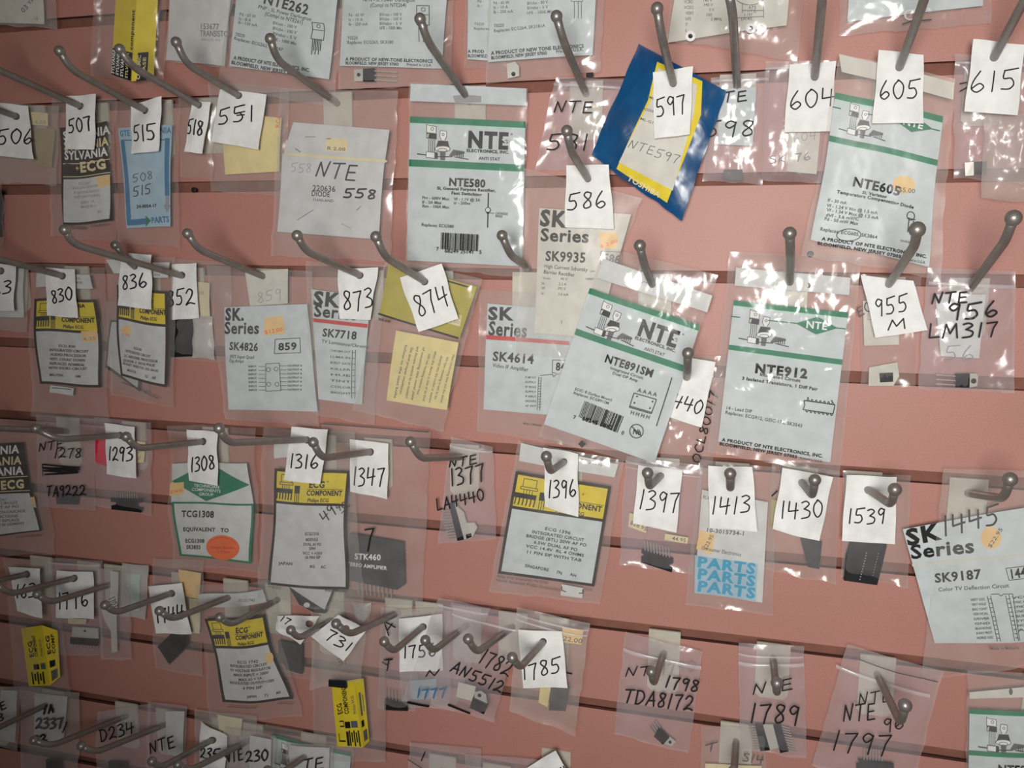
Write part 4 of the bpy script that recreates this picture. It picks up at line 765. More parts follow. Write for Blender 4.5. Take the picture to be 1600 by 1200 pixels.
# ================================================================ third row of hooks
q = [(-50, 694), (36, 692), (63, 830), (-40, 842)]
packet('black striped card in a bag cut by the left edge', [(-60, 650), (70, 660), (84, 866), (-60, 870)], (12, 8), 'clear', wob=1.2, parts=[('printed_card', [Q('brown', *q), T('white', 'SYLVANIA', -49, 711, 31, 708, 12, 1), T('label', 'SYLVANIA', -47, 728, 36, 725, 12, 1), T('white', 'SYLVANIA', -45, 744, 40, 741, 12, 1), L('label', 1.2, (-45, 748), (47, 744)), T('label', 'ECG', 3, 764, 43, 762, 13, 2), L('label', 1.2, (-40, 769), (50, 766)), Q('greycard', (-42, 772), (49, 770), (61, 828), (-36, 838))] +
  lines('soft', [('2CHU', -2, 782, 12, 782, 4), ('INTEG CIRCUIT', -20, 788, 30, 787, 4), ('FT AF PO', -2, 794, 32, 793, 4), ('REGION-CASCADE', -14, 802, 42, 800, 4), ('FUNCTIONS', -10, 808, 30, 808, 4), ('UNIT REPLACE', -12, 815, 32, 814, 4), ('MADE IN GERMANY', -12, 822, 40, 819, 4)])), ('price_sticker', [Q('sticker', (39, 777), (56, 776), (58, 793), (40, 791))], .2), ('footer_print', [T('soft', 'SYLVANIA', 25, 841, 64, 838, 3)])])
M = packet('dim zip bag with a scribbled-out line, left of the tag 1293', [(56, 648), (150, 654), (148, 798), (58, 790)], (10, 7), 'lilac', gap=2, writing=[H('ink', 'NTE', 66, 703, 103, 698, 13, 1.8), H('ink', '1278', 90, 714, 132, 713, 14, 1.8)] + [L('ink', 2.4, (71, 724 + 5*i), (130, 728 + 3*i), (72, 730 + 4*i), (128, 734 + 2*i), (74, 740)) for i in range(2)] + [L('ink', 1.6, (71, 724), (71, 742)), H('ink', 'TA9222', 77, 774, 138, 772, 16, 2.2)])
chip('grey chip at the bottom of the dim zip bag left of tag 1293', M, [(88, 772), (124, 772), (122, 788), (90, 787)], 2, -1, m=CHIPG)
hook('grey hook cut by the left edge, above the scribbled zip bag', (103, 674), (-30, 668), (-46, 648), 16)
M = packet('dim zip bag with a red corner behind the tag 1293', [(148, 652), (237, 660), (236, 806), (148, 790)], (12, 8), 'lilac', gap=2, parts=[('red_label', [Q('hotred', (149, 684), (170, 686), (168, 728), (150, 722))], .8), ('price_sticker', [Q('label', (211, 688), (229, 690), (226, 722), (212, 722)), T('faint', '5.95', 222, 718, 222, 694, 5)], .8)])
chip('black chip with a row of pins below the tag 1293', M, [(175, 777), (222, 779), (222, 785), (214, 786), (214, 792), (222, 794), (221, 801), (176, 795), (176, 789), (183, 788), (183, 784), (175, 783)], 2.2, -1, leads=rows((182, 778), (214, 780), 10, (0, -10)), lw=1.2)
number_tag('white tag handwritten 1293', [(164, 661), (211, 667), (212, 748), (166, 741)], (188, 680), [H('ink', '1293', 170, 720, 208, 719, 21)])
hook('grey hook through tag 1293', (188, 680), (90, 687), (57, 670), 22)
q = [(270, 783), (394, 786), (394, 880), (278, 868)]
packet('white envelope with a green diamond and orange oval sticker, behind the tag 1308', [(262, 664), (400, 668), (404, 892), (268, 884)], (14, 10), 'clear', bow=2, wob=2, gap=2.6, parts=[
 ('printed_card', [Q('paper', (266, 724), (389, 722), (394, 786), (269, 784)), Q('green', *q), Q('paper', (274, 786), (391, 789), (390, 876), (282, 865)), P('green', (267, 751), (328, 722), (391, 756), (325, 783)), T('white', 'TCG', 318, 754, 342, 755, 6, 1), T('white', 'TECHNICIAN', 304, 761, 345, 763, 4.5), T('white', 'COMPONENTS', 301, 767, 347, 769, 4.5), T('white', 'GROUP', 313, 774, 336, 775, 4.5), T('ink', 'TCG1308', 287, 807, 338, 808, 10, 1), T('ink', 'EQUIVALENT   TO', 288, 829, 360, 830, 6, 1), T('ink', 'ECG1308', 290, 847, 322, 848, 6, 1), T('ink', 'SK3833', 291, 857, 315, 858, 6, 1)]),
 ('price_sticker', [Q('sticker', (265, 754), (287, 753), (289, 772), (266, 774)), T('orange', '$14.95', 267, 770, 287, 768, 5)], .25),
 ('oval_sticker', [E('orange', 350, 855, 26, 20), T('red', 'Warranty Extended', 331, 857, 368, 856, 4, 1), T('red', 'To 10 Years', 340, 864, 361, 863, 4, 1), L('red', .8, (330, 845), (340, 840), (352, 838), (364, 842), (371, 848))], .4)])
number_tag('white tag handwritten 1308', [(293, 671), (340, 675), (340, 759), (294, 751)], (318, 690), [H('ink', '1308', 299, 736, 336, 733, 22)])
hook('grey hook through tag 1308', (317, 690), (213, 701), (198, 683), 22)
M = packet('clear bag with a dark amplifier module behind the tag 1347', [(502, 660), (673, 674), (660, 948), (530, 940)], (11, 8), 'crisp', gap=3.2, rough=1.8, parts=[], writing=[H('ink', '7', 573, 856, 588, 856, 34, 2.6), L('soft', 1.4, (505, 660), (672, 673))])
chip('dark grey amplifier module with white lettering behind the yellow-banded bag of tag 1316', M, [(548, 832), (632, 846), (634, 912), (622, 920), (546, 906)], 3.4, -1.6, m=CHIPG, marks=[T('white', 'STK460', 556, 872, 598, 873, 9, 1), T('white', 'STEREO AMPLIFIER', 540, 882, 607, 888, 5.5, 1), E('soft', 629, 889, 3.5, 4.5, 1)], leads=rows((560, 910), (612, 918), 9, (0, 18)), name='amplifier_module')
number_tag('white tag handwritten 1347', [(546, 686), (607, 693), (605, 780), (547, 768)], (580, 706), [H('ink', '1347', 552, 758, 600, 758, 28)], z=18)
hook('grey hook through tag 1347', (580, 706), (502, 716), (490, 692), 18)
q = [(432, 731), (545, 737), (543, 922), (420, 914)]
M = packet('clear bag with a yellow-banded card priced 49.90, behind the tag 1316', [(412, 668), (554, 676), (566, 962), (404, 934)], (22, 15), 'crisp', gap=5, bow=2.5, wob=1.6, rough=1.6, parts=[
 ('header_strip', [Q('paper', (430, 690), (460, 688), (460, 712), (431, 716))]),
 ('printed_card', band_card(q, 52) + [H('ink', '49', 513, 816, 531, 800, 18, 1.6), H('ink', '90', 532, 798, 546, 790, 9, 1.3), L('ink', 1.2, (538, 801), (550, 788))] + lines('soft', [('ECG1316', 479, 834, 502, 834, 5), ('MODULE', 480, 843, 500, 843, 4.6), ('DUAL AF PO', 476, 850, 505, 851, 4.6), ('50W', 485, 857, 496, 857, 4.6), ('VCC = +35V', 475, 864, 506, 865, 4.6), ('18 PIN SIP', 478, 871, 503, 871, 4.6), ('JAPAN', 438, 881, 459, 881, 4.6), ('8G', 486, 885, 494, 885, 4.6), ('AC', 503, 886, 511, 886, 4.6)])),
 ('footer_print', [T('soft', 'Philips ECG', 420, 918, 440, 921, 3), T('soft', 'Printed in U.S.A.', 508, 924, 542, 926, 3.5, 1)])])
chip('dark folded-metal component peeking out below the card priced 49.90', M, [(451, 915), (521, 920), (510, 958), (492, 956), (468, 944)], 2, -2.4, m=CHIPG, name='finned_module', marks=[P('greycard', (452, 916), (519, 922), (508, 952)), E('paper', 480, 944, 5, 4)])
number_tag('white tag handwritten 1316', [(455, 667), (513, 671), (500, 757), (443, 750)], (480, 687), [H('ink', '1316', 453, 730, 497, 731, 22)], z=31)
hook('grey hook through tag 1316', (480, 687), (355, 692), (343, 670), 31)
M = packet('zip bag with a metal-backed chip, right of the tag 1347', [(704, 682), (770, 698), (776, 842), (684, 850)], (12, 8), 'lilac', gap=2.6, rough=1.8, zips=[(704, 696, 770, 706, 4)], writing=[H('ink', 'NTE', 705, 728, 748, 722, 14, 2.2), H('ink', '1377', 708, 758, 761, 748, 26, 2.4), H('ink', 'LA4440', 686, 795, 759, 778, 18, 2.2)])
chip('slanting chip with comb of pins in the zip bag right of tag 1347', M, [(703, 786), (711, 784), (726, 842), (716, 844)], 2.4, -.6, leads=rows((704, 796), (715, 840), 11, (-14, 2)), tab=[(712, 786), (726, 800), (730, 816), (742, 816), (746, 824), (738, 840), (726, 842)], name='power_chip', tabth=1.6)
chip('black block beside the slanting chip in the zip bag right of tag 1347', M, [(729, 834), (737, 832), (738, 838), (730, 841)], 2.4, -.6)
hook('grey hook holding the zip bag right of tag 1347', (724, 714), (656, 716), (642, 691), 18)
q = [(806, 736), (955, 760), (929, 916), (778, 896)]
packet('large clear bag with a yellow-banded card behind the tag 1396', [(810, 688), (974, 720), (938, 944), (764, 924)], (17, 10), 'crisp', gap=2.6, bow=1.2, rough=1.3, parts=[
 ('header_strip', [Q('paper', (814, 692), (966, 726), (960, 746), (811, 720)), T('soft', 'ECG 1396', 907, 721, 941, 729, 5)]),
 ('printed_card', band_card(q, 56, edge=4.6, colour='card') + lines('ink', [('ECG 1396', 852, 826, 892, 834, 4.6), ('INTEGRATED CIRCUIT', 832, 831, 913, 845, 4.6), ('BRIDGE (BTL) 20W AF PO', 823, 837, 917, 853, 4.6), ('6.5W DUAL AF PO', 835, 847, 903, 860, 4.6), ('VCC 14.4V  RL 4 OHMS', 823, 853, 913, 868.5, 4.6), ('11 PIN SIP WITH TAB', 823, 862, 909, 876, 4.6), ('SINGAPORE', 821, 884, 858, 891, 4.6), ('7N', 870, 894, 879, 896, 4.6), ('AH', 891, 897, 901, 900, 4.6)], 0)),
 ('footer_print', [T('soft', 'Philips ECG, Greeneville, TN 37743', 776, 902, 856, 913, 3.6), T('soft', 'North American Philips Corporation', 775, 908, 876, 924, 3.6), T('soft', 'Printed in U.S.A.', 893, 919, 926, 923, 3.6), Q('paper', (878, 912), (912, 918), (910, 934), (876, 930)), L('ink', 1.4, (878, 916), (878, 922), (884, 924)), L('ink', 1.4, (911, 920), (911, 926), (905, 926))])])
number_tag('white tag handwritten 1396', [(850, 699), (903, 709), (904, 808), (851, 792)], (881, 722), [H('ink', '1396', 857, 778, 900, 776, 27)], z=24, curl=2.5)
hook('grey hook through tag 1396', (881, 722), (859, 737), (854, 714), 24, zbend=104)
M = packet('zip bag with a wide chip and price stickers behind the tag 1397', [(978, 712), (1098, 728), (1082, 898), (968, 882)], (14, 9), 'lilac', gap=3, rough=1.3, zips=[(978, 720, 1096, 736, 4), (978, 728, 1095, 744, 2)], parts=[('price_sticker', [Q('label', (984, 800), (1012, 806), (1010, 832), (982, 822)), T('soft', '$28.95', 984, 817, 1010, 829, 6)], 1.0), ('price_sticker', [Q('label', (1040, 832), (1076, 838), (1074, 848), (1038, 842)), T('soft', '44.95', 1050, 842, 1072, 846, 6)], 1.0)])
chip('black chip with nine upright pins, below the tag 1397', M, [(1003, 858), (1052, 872), (1052, 879), (1046, 881), (1046, 884), (1051, 887), (1050, 893), (1002, 878), (1002, 870), (1006, 868), (1006, 865), (1002, 863)], 2.6, -.8, leads=rows((1008, 860), (1046, 870), 9, (-1, -16)), lw=1.4)
number_tag('white tag handwritten 1397', [(998, 726), (1066, 735), (1057, 832), (989, 818)], (1032, 744), [H('ink', '1397', 998, 795, 1060, 798, 30)])
hook('short-looking grey hook through tag 1397', (1032, 744), (1014, 761), (1012, 740), 22, zbend=104)
q = [(1097, 765), (1200, 785), (1191, 941), (1085, 926)]
packet('white envelope with blue capitals repeated three times, behind the tag 1413', [(1094, 718), (1212, 730), (1208, 962), (1070, 946)], (16, 11), 'crisp', gap=3, bow=2.5, rough=1.6, parts=[
 ('printed_card', [Q('paper', *q), Q('lblue', (1086, 866), (1184, 880), (1181, 940), (1085, 926))] + [T('cyan', 'PARTS', 1089, 884 + 19.3*i, 1181, 896 + 19.3*i, 16, 2) for i in range(3)] + [T('soft', '10-3015734-1', 1103, 828, 1164, 836, 6, 1), T('soft', 'Consumer Electronics', 1096, 856, 1158, 868, 6), T('soft', 'RCA', 1098, 778, 1108, 780, 5)]),
 ('price_sticker', [Q('sticker', (1094, 826), (1118, 832), (1112, 864), (1088, 856)), T('soft', '$22.95', 1104, 858, 1116, 834, 6)], .3)])
number_tag('white tag handwritten 1413', [(1106, 728), (1176, 730), (1183, 830), (1109, 825)], (1143, 746), [H('ink', '1413', 1111, 802, 1172, 802, 27)], z=25, curl=2.5)
hook('head-on grey hook through tag 1413', (1143, 747), (1141, 764), (1141, 741), 25, zbend=106)
M = packet('clear bag with grey component strips behind the tag 1430', [(1206, 722), (1312, 736), (1306, 912), (1196, 890)], (14, 10), 'crisp', gap=3.2, rough=2, parts=[('paper_slip', [Q('olive', (1205, 780), (1222, 784), (1216, 830), (1204, 826))], -.6)], writing=[L('ink', 2.2, (1206, 772), (1214, 764))])
chip('grey finned part below the tag 1430', M, [(1250, 838), (1284, 846), (1280, 888), (1262, 884)], 2.6, -1, m=CHIPG)
number_tag('white tag handwritten 1430', [(1223, 731), (1301, 745), (1281, 846), (1207, 827)], (1253, 754), [H('ink', '1430', 1220, 810, 1285, 806, 27)], z=23, curl=2.5)
hook('short-looking grey hook through tag 1430', (1253, 754), (1270, 775), (1273, 751), 23, zbend=104)
M = packet('clear bag with a black foam-mounted part behind the tag 1539', [(1318, 736), (1424, 744), (1418, 918), (1314, 900)], (14, 10), 'crisp', gap=4, rough=1.8)
chip('black part with two dotted pin rows below the tag 1539', M, [(1330, 838), (1385, 850), (1378, 880), (1370, 913), (1318, 905), (1321, 868)], 4, -1.4, m=FOAM, name='foam_mounted_part', marks=[E('faint', 1353 - 1.0*i, 861 + 4.2*i, 1.1) for i in range(11)] + [E('faint', 1371 - 1.0*i, 862 + 4.2*i, .8) for i in range(9)])
number_tag('white tag handwritten 1539', [(1323, 742), (1401, 745), (1399, 851), (1315, 845)], (1356, 766), [H('ink', '1539', 1325, 818, 1382, 816, 23)], z=23)
hook('grey hook through tag 1539', (1356, 765), (1393, 789), (1398, 766), 23, zbend=104, ball=.0045)
q = [(1410, 826), (1640, 786), (1664, 1000), (1461, 1006)]
packet('large tilted clear packet with a chip diagram, cut by the right edge', [(1474, 732), (1660, 738), (1690, 1030), (1440, 1064)], (18, 12), 'crisp', gap=2.6, bow=2, rough=1.6, parts=[
 ('printed_card', [Q('card', *q), T('ink', 'SK', 1418, 851, 1471, 841, 24, 2), T('ink', 'Series', 1423, 872, 1524, 862, 21, 1), T('ink', 'SK9187', 1461, 910, 1533, 902, 14, 1), T('ink', 'Color TV Deflection Circuit', 1466, 924, 1575, 915, 6), Q('warmcard', (1424, 880), (1650, 860), (1650, 864), (1425, 884)), L('ink', 1, (1570, 886), (1612, 881), (1617, 900), (1575, 904), (1570, 886)), T('ink', '1445', 1576, 902, 1612, 897, 14, 1), H('ink', '1445', 1474, 836, 1563, 818, 30, 3)] +
  [L('ink', 1, (1546, 926), (1558, 925), (1562, 928), (1567, 925), (1580, 925), (1592, 999)), L('ink', 1, (1541, 929), (1557, 1000)), L('ink', 1, (1546, 928), (1562, 1000)), L('ink', 1, (1569, 927), (1584, 999)), L('ink', 1, (1574, 926), (1590, 999))] + [L('ink', .8, (1541.6 + 1.5*i, 933 + 6.8*i), (1546.6 + 1.5*i, 932.6 + 6.8*i)) for i in range(10)] + [L('ink', .8, (1570.6 + 1.5*i, 932 + 6.8*i), (1575.6 + 1.5*i, 931.6 + 6.8*i)) for i in range(10)] +
  [T('soft', s, 1515 + 1.2*i, 936 + 7.4*i, 1537 + 1.6*i, 934 + 7.4*i, 3.6) for i, s in enumerate(('VERT OSC', 'VERT HOLD', 'BIAS CONT', 'VERTICAL', 'DRIVER', 'GND', 'BLANKING', 'X-RAY PROT', 'HORIZ OSC'))] + [T('soft', s, 1578 + 1.4*i, 931 + 7.2*i, 1604 + 1.4*i, 929 + 7.2*i, 3.6) for i, s in enumerate(('VCC', 'SYNC AMP', 'SYNC IN', 'SYNC SEP', 'BURST', 'SYNC', 'HORIZ', 'AFC'))]),
 ('price_sticker', [E('sticker', 1548, 840, 16, 17), T('soft', '$22.95', 1547, 856, 1567, 826, 6)], .3), ('footer_print', [T('soft', 'Made in Malaysia', 1546, 1014, 1592, 1013, 4)])])
hook('grey hook holding the large tilted packet at the right edge', (1514, 771), (1569, 779), (1578, 750), 22, zbend=104, ball=.0046)

# ================================================================ fourth row of hooks
packet('dim clear bag with a yellow carton behind the tag beginning 16', [(6, 872), (80, 874), (112, 1086), (22, 1092)], (12, 14), 'clear', gap=7)
box('yellow carton with black lettering at the left edge, below the tag beginning 16', [(33, 982), (45, 1072)], [(66, 977), (78, 1071)], [(90, 985), (94, 1058)], 24, 4, 8,
 [T('ink', 'ECG', 44, 50, 42, 22, 20, 1), T('ink', 'COMPONENT', 62, 50, 60, 14, 14, 1), T('soft', 'Philips ECG', 86, 50, 84, 22, 9, 0), R('brown', 36, 63, 62, 72), R('soft', 70, 62, 92, 72)] + [R('ink', 22 + 13*i, 76 + (i % 2)*3, 29 + 13*i, 97 - (i % 2)*6) for i in range(5)],
 [R('black', 20, 60, 66, 72), T('ink', 'ECG', 40, 48, 38, 14, 26, 1), T('ink', 'COMP', 74, 48, 72, 10, 22, 1), R('soft', 24, 78, 80, 96)])
number_tag('white tag beginning 16 at the left edge, crossed by a long hook', [(14, 886), (63, 888), (66, 966), (26, 955)], (42, 897), [H('ink', '163', 25, 934, 58, 932, 21)])
hook('grey hook through the tag beginning 16', (42, 897), (-60, 920), (-76, 902))
M = packet('dim zip bag with a white-topped chip behind the tag 1776', [(76, 872), (160, 876), (160, 1026), (82, 1022)], (13, 9), 'lilac', gap=3, zips=[(76, 878, 160, 882, 3)], parts=[('paper_slip', [Q('ivory', (108, 964), (138, 966), (136, 974), (109, 973))], .8)])
chip('black chip with a pale metal top below the tag 1776', M, [(113, 994), (153, 998), (153, 1009), (112, 1004)], 2.6, -1.2, tab=[(115, 978), (153, 982), (153, 1000), (114, 996)], hole=(134, 985, 1.8), leads=rows((114, 1004), (151, 1008), 9, (0, 8)), lw=1.1, name='power_chip', tabth=1.6)
number_tag('white tag handwritten 1776', [(87, 892), (145, 894), (147, 967), (88, 965)], (117, 903), [H('ink', '1776', 93, 952, 138, 946, 25)])
hook('grey hook through tag 1776', (117, 903), (14, 929), (-6, 912))
packet('narrow dim bag with pale strips, right of the tag 1776', [(152, 888), (204, 890), (206, 1030), (158, 1030)], (15, 12), 'lilac', gap=2, parts=[('paper_slip', [Q('warmcard', (172, 892), (185, 894), (184, 1018), (174, 1020)), H('ink', '1707', 170, 936, 178, 950, 10, 1.2)]), ('paper_slip', [Q('paper', (158, 946), (180, 948), (176, 990), (164, 970))])])
packet('narrow pale holder right of the narrow dim bag in the fourth row', [(190, 880), (232, 884), (228, 968), (194, 962)], (10, 8), 'milky', parts=[('paper_insert', [Q('mint', (198, 895), (220, 897), (218, 955), (199, 952)), R('paper', 203, 900, 209, 948)])])
hook('long grey hook between tag 1776 and the narrow pale strips', (178, 912), (76, 942), (59, 929), 20)
M = packet('dim clear bag with a tilted black square behind the tag beginning 174', [(240, 872), (318, 876), (316, 1056), (240, 1046)], (13, 9), 'crisp', gap=3, rough=1.4, parts=[('paper_slip', [Q('sticker', (278, 890), (314, 896), (312, 936), (284, 930)), Q('ivory', (296, 935), (314, 936), (312, 990), (298, 988))], -.8)])
chip('tilted black square component under the tag beginning 174', M, [(268, 990), (296, 993), (296, 1004), (288, 1016), (266, 1037), (248, 1009)], 3, -1)
number_tag('white tag beginning 174, crossed by a hook end', [(232, 916), (284, 911), (299, 991), (244, 990)], (268, 927), [H('ink', '1744', 246, 974, 290, 966, 22)])
hook('grey hook through the tag beginning 174', (268, 927), (180, 958), (165, 946))
hook('grey hook holding the wavy yellow-banded bag in the fourth row', (366, 930), (268, 968), (250, 955), 22)
q = [(322, 968), (412, 961), (455, 1094), (350, 1099)]
packet('wavy clear bag with a yellow-banded card, right of the tag beginning 174', [(306, 916), (420, 908), (470, 1120), (330, 1128)], (16, 10), 'clear', wob=3.2, gap=2.6, parts=[
 ('header_strip', [Q('greycard', (312, 930), (408, 922), (414, 942), (318, 952)), T('soft', 'ECG1742', 372, 938, 396, 939, 4)]),
 ('printed_card', band_card(q, 45, edge=4) + lines('soft', [('ECG 1742', 373, 1033, 408, 1032, 4.2), ('INTEGRATED CIRCUIT', 361, 1040, 422, 1038, 4.2), ('TV VOLTAGE REGULATOR', 361, 1047, 427, 1044, 4.2), ('MAX INPUT = 200V', 367, 1054, 423, 1051, 4.2), ('MAX IO = 1A', 375, 1061, 412, 1058, 4.2), ('REGULATED OUTPUT=130V', 361, 1067, 430, 1064, 4.2), ('4 PIN SIP', 381, 1074, 411, 1072, 4.2), ('JAPAN', 388, 1087, 402, 1086, 4.2), ('71', 413, 1086, 420, 1086, 4.2), ('AH', 431, 1084, 438, 1083, 4.2)])),
 ('price_sticker', [E('sticker', 424, 1028, 7, 9)], .25), ('footer_print', [L('soft', 1, (356, 1106), (400, 1104)), L('soft', 1, (430, 1100), (456, 1102))])])
hook('grey hook over the wavy yellow-banded bag', (432, 938), (360, 977), (344, 965), 24)
M = packet('dim clear bag with a dark grey component, left of the tilted tag 731', [(424, 956), (500, 964), (486, 1062), (418, 1056)], (10, 8), 'clear', gap=3)
chip('dark grey component between the wavy card and the tilted tag 731', M, [(436, 1000), (474, 1006), (474, 1051), (450, 1044), (437, 1022)], 3, -1.2, m=CHIPG)
number_tag('white tag mostly behind the bag priced 49.90, left of the tilted tag 731', [(433, 962), (500, 962), (470, 1007), (430, 984)], (484, 974), [H('ink', '17', 437, 969, 452, 976, 9, 1.8)], z=13)
hook('grey hook left of the tilted tag 731', (516, 970), (466, 998), (455, 985), 24)
M = packet('clear bag with a long yellow carton under the tilted tag 731', [(484, 938), (602, 944), (602, 1192), (492, 1186)], (14, 12), 'crisp', gap=8, rough=1.4, writing=[H('soft', '31', 535, 1032, 551, 1028, 10, 1.4)])
packet('small crumpled inner bag above the long yellow carton', [(488, 1000), (570, 990), (566, 1062), (486, 1076)], (30, 30), 'crisp', gap=2, rough=2.6)
box('long yellow carton with black lettering under the tilted tag 731', [(518, 1068), (527, 1166)], [(553, 1062), (567, 1168)], [(568, 1060), (577, 1158)], 29, 4, 8,
 [T('ink', 'ECG', 36, 48, 34, 31, 20, 1), T('ink', 'COMPONENT', 62, 49, 60, 6, 18, 1), T('soft', 'Philips ECG', 92, 49, 88, 22, 11, 0), R('black', 40, 61, 62, 71), L('ink', 2, (20, 60), (36, 60), (36, 68), (20, 68)), L('ink', 2.5, (12, 80), (12, 91), (36, 91)), R('ink', 42, 76, 52, 98), R('soft', 66, 60, 92, 70)] + [R('ink', 54 + 9*i, 74 + (i % 2)*3, 59 + 9*i, 98 - (i % 2)*6) for i in range(5)],
 [R('black', 20, 62, 56, 72), R('soft', 30, 20, 50, 55), R('soft', 66, 24, 74, 50), R('soft', 30, 78, 80, 94)])
chip('black clip on top of the long yellow carton', Sheet([(480, 1040), (600, 1040), (600, 1190), (480, 1190)], (32, 32), 0), [(514, 1062), (541, 1064), (542, 1075), (514, 1072)], 2, -1, name='black_clip')
number_tag('tilted white tag handwritten 731', [(530, 960), (572, 985), (537, 1033), (485, 995)], (541, 982), [H('ink', '731', 507, 996, 544, 1018, 17, 2.2)], z=32)
packet('white paper corner poking out between the bags above the hook of tag 731', [(548, 940), (580, 942), (579, 966), (560, 978)], (8, 7), 'milky', parts=[('paper_insert', [Q('paper', (552, 942), (577, 960), (570, 970), (556, 966))])])
hook('long dark grey hook over the tilted tag 731', (621, 958), (545, 992), (526, 975), 26)
M = packet('dim clear bag lettered A, left of the tag beginning 17 with a film over it', [(596, 948), (656, 956), (650, 1112), (590, 1106)], (10, 8), 'lilac', gap=2.4, rough=1.4, writing=[H('ink', 'A', 611, 990, 622, 976, 20, 2), L('ink', 3, (603, 1028), (616, 1026)), H('ink', 'Y', 604, 1046, 616, 1040, 14, 2)])
chip('black chip along the bottom of the dim bag lettered A', M, [(602, 1090), (638, 1098), (638, 1110), (602, 1108)], 2.4, -1, leads=rows((604, 1090), (636, 1097), 7, (0, -16)), lw=1.1)
packet('zip bag behind the tag beginning 17, its print blue and blurred', [(618, 952), (704, 950), (704, 1106), (626, 1104)], (12, 9), 'hazy', gap=2.2, parts=[('paper_insert', [Q('lblue', (640, 1064), (682, 1060), (684, 1090), (642, 1094))], -.4)])
number_tag('white tag beginning 17, its right half behind a film', [(623, 967), (691, 959), (692, 1048), (625, 1050)], (661, 979), [H('ink', '1756', 631, 1029, 682, 1024, 20)], z=20)
hook('grey hook through the tag beginning 17', (661, 979), (614, 1019), (601, 1003), 20)
M = packet('milky zip bag lettered N, between the tag beginning 17 and the bag lettered AN', [(684, 934), (766, 950), (710, 1112), (628, 1096)], (26, 19), 'lilac', gap=2.4, rough=1.4, zips=[(686, 944, 764, 958, 4)], writing=[H('ink', 'N', 669, 1052, 690, 1050, 9, 2), H('mblue', '1777', 654, 1086, 700, 1084, 14, 2.4), L('black', 4, (640, 1094), (672, 1099))])
hook('grey hook holding the milky zip bag lettered N', (728, 978), (676, 1018), (665, 1001), 30)
M = packet('zip bag lettered AN in marker, left of the tag 1785', [(706, 940), (820, 962), (770, 1128), (672, 1100)], (30, 23), 'lilac', gap=2.6, rough=1.4, zips=[(708, 958, 812, 984, 4)], writing=[H('ink', '1782', 750, 1030, 796, 1052, 24, 2.4), H('ink', 'AN5512', 706, 1044, 784, 1078, 18, 2.4), L('black', 3.5, (703, 1098), (736, 1110))], parts=[('paper_piece', [Q('warmcard', (716, 1066), (744, 1072), (738, 1096), (712, 1090))], -.8)])
chip('black component with shiny tab in the zip bag lettered AN', M, [(740, 1088), (764, 1099), (757, 1114), (735, 1104)], 2.6, -.6, tab=[(742, 1080), (752, 1078), (760, 1084), (762, 1098), (742, 1089)], hole=(750, 1085, 3), name='power_transistor')
hook('grey hook holding the zip bag lettered AN', (800, 981), (744, 1020), (732, 999), 34)
M = packet('zip bag with a dark part and cream slip behind the tag 1785', [(808, 948), (922, 974), (898, 1150), (796, 1112)], (36, 29), 'hazy', gap=3, rough=1.6, zips=[(808, 958, 920, 984, 3), (808, 966, 918, 992, 3)], parts=[('price_sticker', [Q('sticker', (880, 978), (912, 984), (909, 1006), (878, 1000)), T('soft', '22.00', 880, 998, 910, 1004, 7)], .8), ('paper_slip', [Q('cream', (846, 1066), (862, 1068), (856, 1104), (842, 1096))])], writing=[L('ink', 2.4, (884, 1045), (895, 1048))])
chip('dark grey part right of the cream slip below the tag 1785', M, [(862, 1074), (890, 1074), (884, 1110), (858, 1108)], 2.6, -1.6, m=CHIPG)
number_tag('white tag handwritten 1785', [(809, 984), (878, 987), (887, 1074), (818, 1075)], (849, 1002), [H('ink', '1785', 818, 1062, 878, 1050, 24)], z=44)
hook('grey hook through tag 1785', (849, 1003), (812, 1044), (801, 1028), 44)
M = packet('zip bag with a small transistor, its marker line ending in 72', [(977, 986), (1098, 1018), (1076, 1178), (959, 1148)], (13, 9), 'lilac', gap=2.4, rough=1.5, zips=[(975, 1014, 1096, 1042, 6)], writing=[H('ink', 'NT', 979, 1052, 1018, 1050, 14, 2), H('ink', '1798', 1039, 1070, 1090, 1078, 18, 2.6), H('ink', 'TDA8172', 976, 1092, 1082, 1106, 22, 2.6)], parts=[('back_writing', [H('faint', '1790', 1034, 1054, 1086, 1050, 16, 1.4)], .3)])
chip('small transistor with bright tab at the bottom of the zip bag ending in 72', M, [(1030, 1135), (1046, 1151), (1036, 1162), (1022, 1150)], 2.4, -.8, leads=rows((1024, 1148), (1032, 1137), 4, (-8, -12)), tab=[(1046, 1150), (1056, 1158), (1050, 1166), (1038, 1162)], hole=(1047, 1159, 2.6), name='power_transistor')
hook('grey hook holding the zip bag ending in 72', (1037, 1022), (1021, 1069), (1018, 1050), 18)
M = packet('zip bag with two black chips on a metal plate, lettered 1789', [(1154, 1005), (1256, 1010), (1260, 1184), (1156, 1172)], (13, 9), 'lilac', gap=2.8, rough=1.5, zips=[(1154, 1020, 1255, 1026, 3), (1154, 1034, 1256, 1038, 6)], writing=[H('ink', 'N E', 1177, 1079, 1238, 1072, 17, 2.2), H('ink', '1789', 1171, 1124, 1247, 1126, 30, 2.8)])
chip('metal-backed double chip with pins at both sides in the zip bag lettered 1789', M, [(1180, 1131), (1192, 1131), (1203, 1170), (1188, 1172)], 2.6, -.6, leads=rows((1180, 1134), (1188, 1170), 10, (-10, 0)) + rows((1221, 1134), (1230, 1170), 10, (13, 3)), tab=[(1191, 1131), (1209, 1132), (1219, 1166), (1203, 1171)], name='power_chip', tabth=1.4, marks=[])
chip('right-hand black chip on the metal plate in the zip bag lettered 1789', M, [(1208, 1132), (1220, 1131), (1232, 1171), (1219, 1174)], 2.6, -.6)
